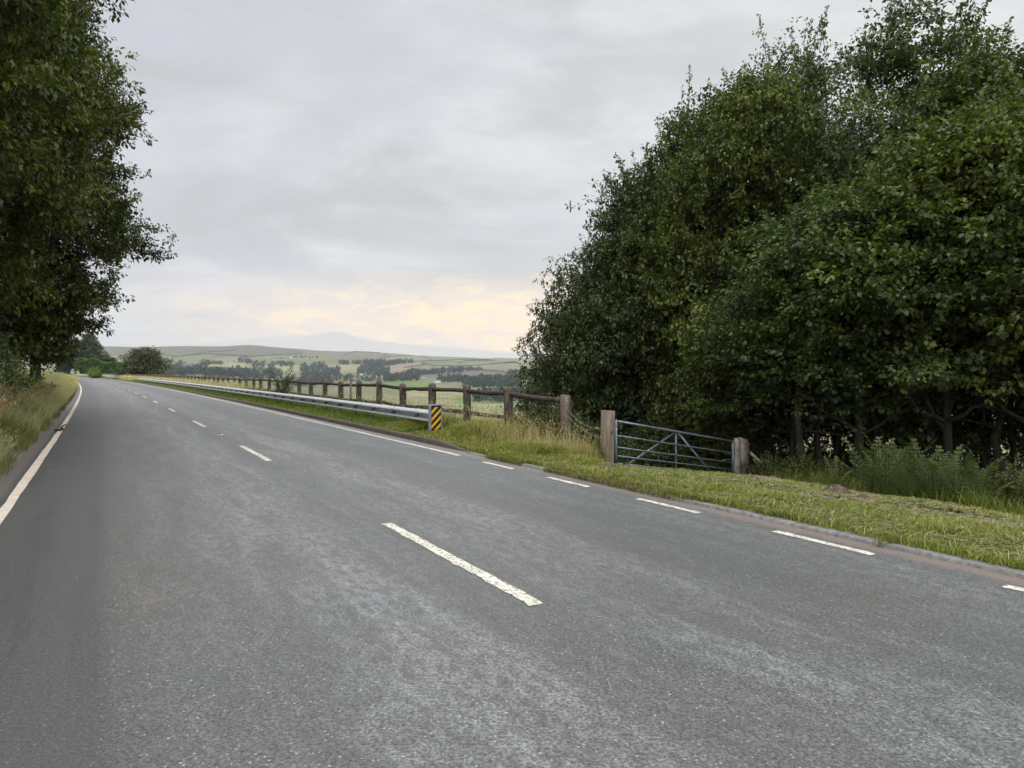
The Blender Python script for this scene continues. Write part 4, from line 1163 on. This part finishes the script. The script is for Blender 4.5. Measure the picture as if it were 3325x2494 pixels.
x, y = at(717, 19.5); mb = MB(); zz = np.linspace(-.4, .75, 6); mb.tube(np.stack([zz*0, zz*0, zz], 1), .07, 10); o = mb.build('short_post', M['gatepost']); z = CH-(450-HZ)/F*19.5; o.location = (x, y, z-.75)
tag(o, 'short round post standing in the wood behind the gate', 'post')

# leaning dead branches beside the latch post
r = empty('dead_branch', (5.7, 16.9, hz(5.7, 16.9)))
mb = MB(); bar(mb, (-.1, 0, .85), (.75, -.3, -.02), .035, 7); bar(mb, (-.02, 0, .7), (.55, .2, .0), .022, 6); mb.build('bough', M['deadwood'], r)
mb = MB()
for k in range(12):
    a0 = np.array([.2+R.uniform(-.05, .1), -.05, .55-.25*R.uniform()]); e = a0+np.array([R.uniform(-.4, .4), R.uniform(-.3, .1), -.5]); m_ = (a0+e)/2+np.array([R.uniform(-.15, .15), 0, .08])
    tt = np.linspace(0, 1, 6)[:, None]; mb.tube(a0*(1-tt)**2+2*m_*tt*(1-tt)+e*tt**2, [.012, .01, .009, .007, .006, .004], 5)
mb.build('twig', M['deadwood'], r)
tag(r, 'pale dead branches leaning beside the latch post of the gate', 'dead branch')
# sinuous fallen stick on the left edge line
u = (240*.308+0)/1; p0 = road_pt(18.5, -3.62)
def gpt(px, py, z=.0): yy = CH*F/(py-HZ); return np.array([(px-512)/F*yy, yy, z])
o0 = gpt(59, 430.5); mb = MB()
mb.tube([gpt(a, b_, .02)-o0 for a, b_ in ((65.6, 425.0), (63.2, 426.2), (60.9, 427.8), (61.4, 428.9), (62.8, 430.0), (61.0, 429.9), (59.2, 430.2))], [.012, .02, .025, .026, .026, .028, .026], 6)
mb.tube([gpt(a, b_, .03)-o0 for a, b_ in ((54.6, 431.0), (56.8, 431.4), (59.3, 431.4), (61.5, 430.9), (63.2, 430.3))], [.024, .028, .026, .02, .012], 6)
o = mb.build('fallen_stick', M['bark']); o.location = o0
tag(o, 'bent dark stick lying across the left edge line', 'stick')

# ------------------------------------------------------------------ grass
def blades(mb, P, h, w, lean, tv, wind=(.25, .0), curve=.6):
    """P (n,3) roots; tapered curved blades"""
    n = len(P); a = R.uniform(0, 2*PI, n); d = np.stack([np.cos(a), np.sin(a), np.zeros(n)], 1)
    side = np.stack([-np.sin(a), np.cos(a), np.zeros(n)], 1)
    ln = (lean*R.uniform(.3, 1.3, n))[:, None]
    wd = np.array([wind[0], wind[1], 0])
    h = h[:, None]; w = (w if np.ndim(w) else np.full(n, w))[:, None]
    mid = P+np.array([0, 0, 1])*h*.55+(d*ln*.35+wd*.25)*h
    tip = P+np.array([0, 0, 1])*h*(1-.35*ln*curve)+(d*ln+wd)*h
    v = np.stack([P-side*w*.5, P+side*w*.5, mid+side*w*.42, mid-side*w*.42, tip+side*w*.08, tip-side*w*.08], 1).reshape(-1, 3)
    b = np.arange(n)*6
    f = np.concatenate([np.stack([b, b+1, b+2, b+3], 1), np.stack([b+3, b+2, b+4, b+5], 1)])
    mb.add(v, f, np.repeat(np.clip(tv, 0, 1), 6))
    return tip
def scatter(n, y0, y1, t0, t1, bias=1.0):
    """points beside the road, denser near the camera"""
    u = R.uniform(size=n)
    ys = y0+(y1-y0)*u**bias; ts = R.uniform(t0, t1, n)
    p = road_pt(ys, ts); z = Hxy(p[:, 0], p[:, 1])
    return np.concatenate([p, z[:, None]], 1), ts, ys
def seed_heads(mb, tips, n_, size, tv):
    k = R.choice(len(tips), min(n_, len(tips)), replace=False); c = tips[k]
    for j in range(4):
        leaves(mb, c+R.normal(size=c.shape)*np.array([.012, .012, .03]), np.tile([0, 0, 1.], (len(c), 1)), size, tv+R.normal(size=len(c))*.1, 2.2, droop=-.4, rnd=.35)
def pn(P, k, ph): return gap_noise(P*np.array([1, 1, 0])+np.array([0, 0, 1.1]), k, ph)

# left bank: long grass leaning right, straw coloured stems
mb = MB(); P, T_, Y_ = scatter(120000, 4, 75, -9.5, -3.9, 1.9)
edge = np.clip((-3.9-T_)/1.0, 0, 1)
edgej = -3.98-.22*np.sin(Y_*1.3)-.15*np.sin(Y_*3.7)
keep = T_ < edgej; P = P[keep]; T_ = T_[keep]; Y_ = Y_[keep]; edge = edge[keep]
h = (.16+.42*edge)*R.uniform(.5, 1.25, len(P)); dist = np.hypot(P[:, 0], P[:, 1])
blades(mb, P, h, .005+dist*.00040, .55, .36+.22*R.normal(size=len(P))+.25*pn(P, .9, 2), (.30, -.05))
o = mb.build('grass', M['rough_grass']); tag(o, 'long green grass on the left bank', 'grass', kind='stuff')
mb = MB(); P, T_, Y_ = scatter(130000, 4, 75, -8.5, -4.05, 2.1); keep = pn(P, .55, 1.0) > -.45; P = P[keep]; T_ = T_[keep]
h = (.60+.50*np.clip((-4.4-T_), -.6, 1))*R.uniform(.7, 1.25, len(P)); dist = np.hypot(P[:, 0], P[:, 1])
tips = blades(mb, P, h, .003+dist*.00028, .40, .58+.25*R.normal(size=len(P)), (.42, -.1))
seed_heads(mb, tips, 20000, .017, .5)
o = mb.build('straw_grass', M['straw']); tag(o, 'dry straw coloured grass stems on the left bank', 'grass', kind='stuff')
mb = MB(); P, T_, Y_ = scatter(22000, 12, 32, -7.5, -4.7, 1.3); keep = pn(P, .45, 3.3) > -.05; P = P[keep]
tips = blades(mb, P, R.uniform(.7, 1.05, len(P)), .014, .4, .4+.2*R.normal(size=len(P)), (.42, -.1)); seed_heads(mb, tips, 8000, .045, .4)
o = mb.build('rusty_grass', M['rust']); tag(o, 'rusty brown grass patch in the middle of the left bank', 'grass', kind='stuff')
# far side of the left verge, pale against the hedges
mb = MB(); P, T_, Y_ = scatter(26000, 45, 240, -9, -4.1, 1.3); dist = np.hypot(P[:, 0], P[:, 1])
tips = blades(mb, P, R.uniform(.6, 1.15, len(P)), dist*.0006, .4, .6+.2*R.normal(size=len(P)), (.2, 0)); 
o = mb.build('straw_grass', M['straw']); tag(o, 'pale grass on the far left verge at the bend', 'grass', kind='stuff')

# right verge: mown grass by the low kerb
mb = MB(); P, T_, Y_ = scatter(210000, -2, 11.5, 3.69, 8.3, .8)
k_ = pn(P, 1.6, .7)*.5+pn(P, 4.3, 2.7)*.5
bare = pn(P, 2.3, 5.1)*.6+pn(P, .9, 1.4)*.5+.35*np.clip((T_-5.2)/2.5, 0, 1); keep = (R.uniform(size=len(P)) < .62+.5*k_-1.6*np.clip(bare-.10, 0, 1)); P = P[keep]; T_ = T_[keep]; k_ = k_[keep]
h = R.uniform(.03, .095, len(P))*(1+.9*np.clip(k_, 0, 1))*np.where(T_ < 4.2, 1.15, 1.0)
tv = .50+.20*R.normal(size=len(P))+.28*k_; tv[(R.uniform(size=len(P)) < .09+.16*np.clip((T_-5.6)/2, 0, 1))] = 1.0
blades(mb, P, h, .0085, 1.1, tv, (.1, 0)); o = mb.build('grass', M['grass']); tag(o, 'short mown grass on the right verge', 'grass', kind='stuff')
# scattered cuttings, twigs and dead stalks along the wood edge
def litter(n, y0, y1, t0, t1, ln, r, m, label, name='twig_litter', lift=.02):
    P, T_, Y_ = scatter(n, y0, y1, t0, t1, 1.0); mb = MB()
    a = R.uniform(0, PI, n); d = np.stack([np.cos(a), np.sin(a), R.normal(0, .12, n)], 1)*(ln*R.uniform(.3, 1.2, n))[:, None]
    s_ = np.stack([-np.sin(a), np.cos(a), np.zeros(n)], 1)*r; c = P+np.array([0, 0, lift])
    up = np.array([0, 0, r])
    v = np.stack([c-d/2-s_, c-d/2+s_, c+d/2+s_*.4, c+d/2-s_*.4, c-d/2+up*2, c+d/2+up], 1).reshape(-1, 3); b = np.arange(n)*6
    f = np.concatenate([np.stack([b, b+3, b+5, b+4], 1), np.stack([b+1, b+4, b+5, b+2], 1), np.stack([b, b+1, b+2, b+3], 1)])
    mb.add(v, f, np.repeat(R.uniform(0, .9, n), 6)); o = mb.build(name, m); tag(o, label, 'litter', kind='stuff')
litter(8000, 1, 11.8, 5.6, 8.6, .22, .006, M['twig'], 'brown twigs and cuttings along the wood edge of the verge')
litter(15000, -1, 11.8, 3.9, 8.6, .13, .0035, M['straw'], 'dry mown stalks lying on the right verge', 'dry_cuttings', .04)
# heaps of brown earth and debris
def heap(px, yy, rx, ry, hh, label):
    x, y = at(px, yy); n = 22; mb = MB(); g_ = np.linspace(-1, 1, n); A, B = np.meshgrid(g_, g_, indexing='ij'); rr = np.sqrt(A**2+B**2)
    X, Y = x+A*rx, y+B*ry; Z = Hxy(X, Y)-.0+hh*np.clip(1-rr, 0, 1)**.7*(.6+.4*np.abs(wob(X, Y, 9)))+.02*wob(X, Y, 17)
    i = np.arange(n-1)[:, None]*n+np.arange(n-1)[None]; mb.add(np.stack([X, Y, Z], -1).reshape(-1, 3), np.stack([i, i+n, i+n+1, i+1], -1).reshape(-1, 4))
    o = mb.build('earth_heap', M['soil'], smooth=True); tag(o, label, 'earth heap', 'brown earth heaps along the wood edge')
M['soil'] = rough_mat('soil', (.045, .030, .022), (.16, .105, .075), 7, .95, .9, .04, c=(.26, .20, .13), cscale=12, cth=(.58, .7))
heap(609, 11.9, .34, .30, .13, 'low brown earth heap at the foot of the square hinge post')
heap(733, 11.1, .24, .22, .12, 'small brown heap in front of the latch post')
heap(838, 9.9, .30, .22, .17, 'larger dark brown heap left of the bracken clump')
heap(864, 9.5, .12, .12, .15, 'small brown mound just left of the bracken clump')
heap(957, 9.2, .32, .16, .10, 'flat heap of cuttings in front of the bracken clump')
# rough grass: from the end of the high kerb to the gate, and along the barrier
mb = MB(); P, T_, Y_ = scatter(90000, 9.6, 18, 3.78, 7.2, 1.0)
k_ = pn(P, 1.5, 1.9); hh = np.clip((T_-3.75)/1.3, .25, 1)*np.where(Y_ < 11.2, .40+.25*sstep(Y_, 9.6, 11.2), 1)
h = (.14+.38*np.clip(.35+k_, 0, 1))*hh*R.uniform(.5, 1.3, len(P))
# keep the ground in front of the gate mown
px_ = 512+F*P[:, 0]/P[:, 1]; gz = sstep(px_, 594, 612); h *= 1-.82*gz; mown = (T_ > 5.0) & (Y_ < 10.8); h[mown] *= .6
tv = .45+.2*R.normal(size=len(P))+.22*k_; tv[R.uniform(size=len(P)) < .12+.35*np.clip(pn(P, 2.2, 4), 0, 1)] = 1
blades(mb, P, h, .011, .9, tv, (.12, 0)); o = mb.build('grass', M['grass']); tag(o, 'bright rough grass tufts between the end marker and the gate', 'grass', kind='stuff')
mb = MB(); P, T_, Y_ = scatter(90000, 16, 120, 3.86, 6.9, 1.8); dist = np.hypot(P[:, 0], P[:, 1])
h = (.06+.16*np.clip((T_-4.0)/.8, 0, 1))*R.uniform(.6, 1.4, len(P)); tv = .42+.2*R.normal(size=len(P))+.25*pn(P, 1.1, 1)
blades(mb, P, h, .006+dist*.0005, .9, tv, (.15, 0)); o = mb.build('grass', M['grass']); tag(o, 'green verge grass under the crash barrier', 'grass', kind='stuff')
mb = MB(); P, T_, Y_ = scatter(20000, 15, 200, 5.2, 8.2, 1.7); dist = np.hypot(P[:, 0], P[:, 1]); keep = R.uniform(size=len(P)) < .62+.5*pn(P, .8, 5)
P = P[keep]; T_ = T_[keep]; Y_ = Y_[keep]; dist = dist[keep]
h = R.uniform(.45, .95, len(P))*np.where(Y_ > 45, .9, .85)
tips = blades(mb, P, h, .0015+dist*.00024, .5, .5+.22*R.normal(size=len(P)), (.18, 0)); seed_heads(mb, tips, 5000, .022, .6)
o = mb.build('straw_grass', M['straw']); tag(o, 'tall dry grass growing through the timber fence', 'grass', kind='stuff')
mb = MB(); P, T_, Y_ = scatter(30000, 45, 260, 4.9, 9.0, 1.4); dist = np.hypot(P[:, 0], P[:, 1])
blades(mb, P, R.uniform(.50, 1.0, len(P)), dist*.0006, .5, .75+.2*R.normal(size=len(P)), (.18, 0))
o = mb.build('straw_grass', M['straw']); tag(o, 'pale dry grass beside the distant fence and barrier', 'grass', kind='stuff')
# long weeds at the foot of the wood
mb = MB(); P, T_, Y_ = scatter(22000, 3, 12.4, 8.0, 11.5, 1.0); px_ = 512+F*P[:, 0]/np.maximum(P[:, 1], 1); P = P[(px_ > 775)]
blades(mb, P, R.uniform(.15, .42, len(P)), .010, .7, .30+.2*R.normal(size=len(P)), (0, 0)); o = mb.build('grass', M['grass']); tag(o, 'shaded long grass at the foot of the wood', 'grass', kind='stuff')
mb = MB(); P, T_, Y_ = scatter(1900, 11.2, 14.4, 4.7, 6.9, 1.0); px_ = 512+F*P[:, 0]/P[:, 1]; P = P[px_ < 596]
tips = blades(mb, P, R.uniform(.35, .8, len(P)), .0045, .6, .5+.2*R.normal(size=len(P)), (.1, 0)); seed_heads(mb, tips, 600, .014, .5)
o = mb.build('straw_grass', M['straw']); tag(o, 'dry stems standing in the tufts by the fence end', 'grass', kind='stuff')

# tufts creeping over the low kerb and broad leaved weeds in the verge
mb = MB(); P, T_, Y_ = scatter(16000, -2, 11.6, 3.56, 3.86, .9); keep = (pn(P, 3.1, .4)+.5*pn(P, 9, 2)) > .12; P = P[keep]; P[:, 2] = np.maximum(P[:, 2], .01)
blades(mb, P, R.uniform(.04, .11, len(P)), .008, 1.3, .4+.25*R.normal(size=len(P)), (-.05, 0)); o = mb.build('grass', M['rough_grass']); tag(o, 'tufts of grass creeping over the low kerb', 'grass', kind='stuff')
P, T_, Y_ = scatter(110, 0, 11.8, 4.0, 8.0, .9); n_ = 11; C = np.repeat(P, n_, 0); an = R.uniform(0, 2*PI, len(C)); dd = np.stack([np.cos(an), np.sin(an), R.uniform(.1, .6, len(C))], 1)
mb = MB(); leaves(mb, C+np.array([0, 0, .02])+dd*.02, unit(dd), .06, np.clip(.6+.22*R.normal(size=len(C)), 0, .9), 1.7, droop=-.1, up=1.0, rnd=.15); o = mb.build('weeds', M['rough_grass']); tag(o, 'broad leaved weeds dotted through the right verge', 'weeds', kind='stuff')
# small stones on the asphalt
mb = MB()
for _ in range(160):
    yv = R.uniform(2.5, 14); tt = R.choice([R.uniform(3.3, 3.6), R.uniform(-4.1, -3.4), R.uniform(-3, 3.3)], p=[.4, .3, .3]); p = road_pt(yv, tt); s = R.uniform(.004, .011)
    mb.box((p[0], p[1], s*.35), (s, s*R.uniform(.6, 1), s*.7), R.uniform(0, 3), taper=.6)
o = mb.build('loose_grit', M['deadwood']); tag(o, 'loose grit scattered on the asphalt', 'grit', kind='stuff')

# ------------------------------------------------------------------ world, sun, haze, camera
SUN_EL, SUN_AZ = 12.0, 36.0       # low, ahead and to the right, behind cloud and the wood
w = bpy.data.worlds.new('World'); scene.world = w; w.use_nodes = True
nt = w.node_tree; g = G(nt)
for n_ in list(nt.nodes): nt.nodes.remove(n_)
D = coords(g, 'Generated'); sp = g.n('ShaderNodeSeparateXYZ'); g.set(sp.inputs[0], D); dx, dy, dz = sp.outputs
fwd = g.m('MAXIMUM', dy, .05); u = g.m('DIVIDE', dx, fwd); e = g.m('DIVIDE', dz, fwd)
dzc = g.m('MAXIMUM', g.m('ADD', dz, .10), .03)
cv = g.n('ShaderNodeCombineXYZ'); g.set(cv.inputs[0], g.m('DIVIDE', dx, dzc)); g.set(cv.inputs[1], g.m('DIVIDE', dy, dzc))
plane = cv.outputs[0]
n1 = g.noise(plane, .55, 7, .58, .6); n2 = g.noise(g.vm('ADD', plane, (7.3, 2.1, 0)), .22, 5, .5, .3); n3 = g.noise(g.scale(D, (2.2, 2.2, 7)), 1.6, 6, .55, .4)
c = g.mix(g.ss(n2, .35, .65), (.595, .60, .665), (.69, .69, .695))
c = g.mix(g.m('MULTIPLY', g.ss(n1, .42, .62), .8), c, (.80, .81, .815))
c = g.mix(g.m('MULTIPLY', g.ss(n3, .44, .66), .8), c, (.535, .555, .56))
# towards the right the cloud is brighter
c = g.mix(g.m('MULTIPLY', g.ss(u, -.1, .8), .45), c, (.80, .82, .82))
# pale, warmer layer low down
low = g.m('SUBTRACT', 1.0, g.ss(e, .06, .22)); c = g.mix(g.m('MULTIPLY', low, .6), c, (.72, .715, .71))
se = g.n('ShaderNodeCombineXYZ'); g.set(se.inputs[0], g.m('MULTIPLY', u, 5.5)); g.set(se.inputs[1], g.m('MULTIPLY', e, 17.0))
wn = g.noise(se.outputs[0], 1.0, 6, .62, .8); wn2 = g.noise(se.outputs[0], 2.6, 5, .6, .5)
bandm = g.curve(g.mr(e, 0, .2, 0, 1), [(0, .9), (.15, 1.0), (.40, 1.0), (.50, .75), (.62, .32), (.80, .0), (1, 0)])
um = g.m('MULTIPLY', g.ss(u, -.62, -.05), 1.0)
front = g.ss(dy, .2, .5)
warm = g.m('MULTIPLY', g.m('MULTIPLY', bandm, um), front)
c = g.mix(g.m('MULTIPLY', warm, g.mr(g.ss(wn, .32, .56), 0, 1, .60, 1.0)), c, (1.02, .85, .70))
c = g.mix(g.m('MULTIPLY', g.m('MULTIPLY', warm, g.ss(wn2, .44, .62)), .9), c, (1.12, .93, .62))
# the grey bank with its soft peak, lying on the hills
line = g.curve(g.mr(u, -.7, .7, 0, 1), [(0, .30), (.14, .36), (.22, .40), (.26, .47), (.302, .485), (.322, .53), (.345, .47), (.37, .40), (.44, .33), (.508, .25), (.6, .22), (1, .30)])
line = g.m('ADD', g.m('MULTIPLY', line, .105), g.mr(wn2, 0, 1, -.005, .005))
bank = g.m('SUBTRACT', 1.0, g.ss(g.m('SUBTRACT', e, line), -.0035, .0035))
c = g.mix(g.m('MULTIPLY', g.m('MULTIPLY', bank, front), .93), c, (.70, .695, .675))
# the overcast is thicker light overhead and behind
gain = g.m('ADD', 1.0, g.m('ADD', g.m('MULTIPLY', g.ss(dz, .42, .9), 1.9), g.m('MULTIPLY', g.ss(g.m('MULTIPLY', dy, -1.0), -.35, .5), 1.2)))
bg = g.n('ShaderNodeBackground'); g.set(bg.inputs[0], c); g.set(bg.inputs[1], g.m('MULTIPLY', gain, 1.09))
sky = g.n('ShaderNodeTexSky'); sky.sky_type = 'NISHITA'; sky.sun_disc = False; sky.sun_elevation = math.radians(SUN_EL); sky.sun_rotation = math.radians(SUN_AZ)
bs = g.n('ShaderNodeBackground'); g.set(bs.inputs[0], sky.outputs[0]); bs.inputs[1].default_value = .06
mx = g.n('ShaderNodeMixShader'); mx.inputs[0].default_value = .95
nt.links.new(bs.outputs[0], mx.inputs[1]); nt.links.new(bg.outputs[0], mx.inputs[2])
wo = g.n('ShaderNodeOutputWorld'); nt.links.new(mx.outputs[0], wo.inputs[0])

sd = bpy.data.lights.new('sun', 'SUN'); sd.energy = .6; sd.angle = math.radians(14); sd.color = (1.0, .93, .82)
so = bpy.data.objects.new('sun', sd); COL.objects.link(so)
el, az = math.radians(SUN_EL), math.radians(SUN_AZ)
dirv = Vector((math.sin(az)*math.cos(el), math.cos(az)*math.cos(el), math.sin(el)))
so.rotation_euler = dirv.to_track_quat('Z', 'Y').to_euler(); so.location = (0, 0, 60)

m = bpy.data.materials.new('haze_air'); m.use_nodes = True; nt = m.node_tree
for n_ in list(nt.nodes): nt.nodes.remove(n_)
pv = nt.nodes.new('ShaderNodeVolumePrincipled'); pv.inputs['Color'].default_value = (.84, .91, 1.0, 1); pv.inputs['Density'].default_value = .000075
pv.inputs['Anisotropy'].default_value = 0.1
mo = nt.nodes.new('ShaderNodeOutputMaterial'); nt.links.new(pv.outputs[0], mo.inputs['Volume'])
mb = MB(); mb.box((0, 2600, 95), (13800, 5500, 330)); hb = mb.build('haze', m); tag(hb, 'thin bluish haze over the valley', 'haze', kind='stuff')

cd = bpy.data.cameras.new('camera'); cam = bpy.data.objects.new('camera', cd); COL.objects.link(cam)
cd.sensor_width = 36; cd.lens = 36*F/1024; cd.clip_end = 20000; cd.clip_start = .05
cam.location = (0, 0, CH); cam.rotation_euler = (math.radians(90)-math.atan(12/F), 0, 0)
scene.camera = cam
vs = scene.view_settings; vs.view_transform = 'Standard'; vs.look = 'None'; vs.exposure = 0.0; vs.gamma = 1.0
scene.render.engine = 'CYCLES'; cy = scene.cycles
cy.use_denoising = True; cy.max_bounces = 6; cy.diffuse_bounces = 3; cy.glossy_bounces = 2; cy.transmission_bounces = 3; cy.volume_bounces = 0; cy.transparent_max_bounces = 6
cy.use_adaptive_sampling = True; cy.adaptive_threshold = .012
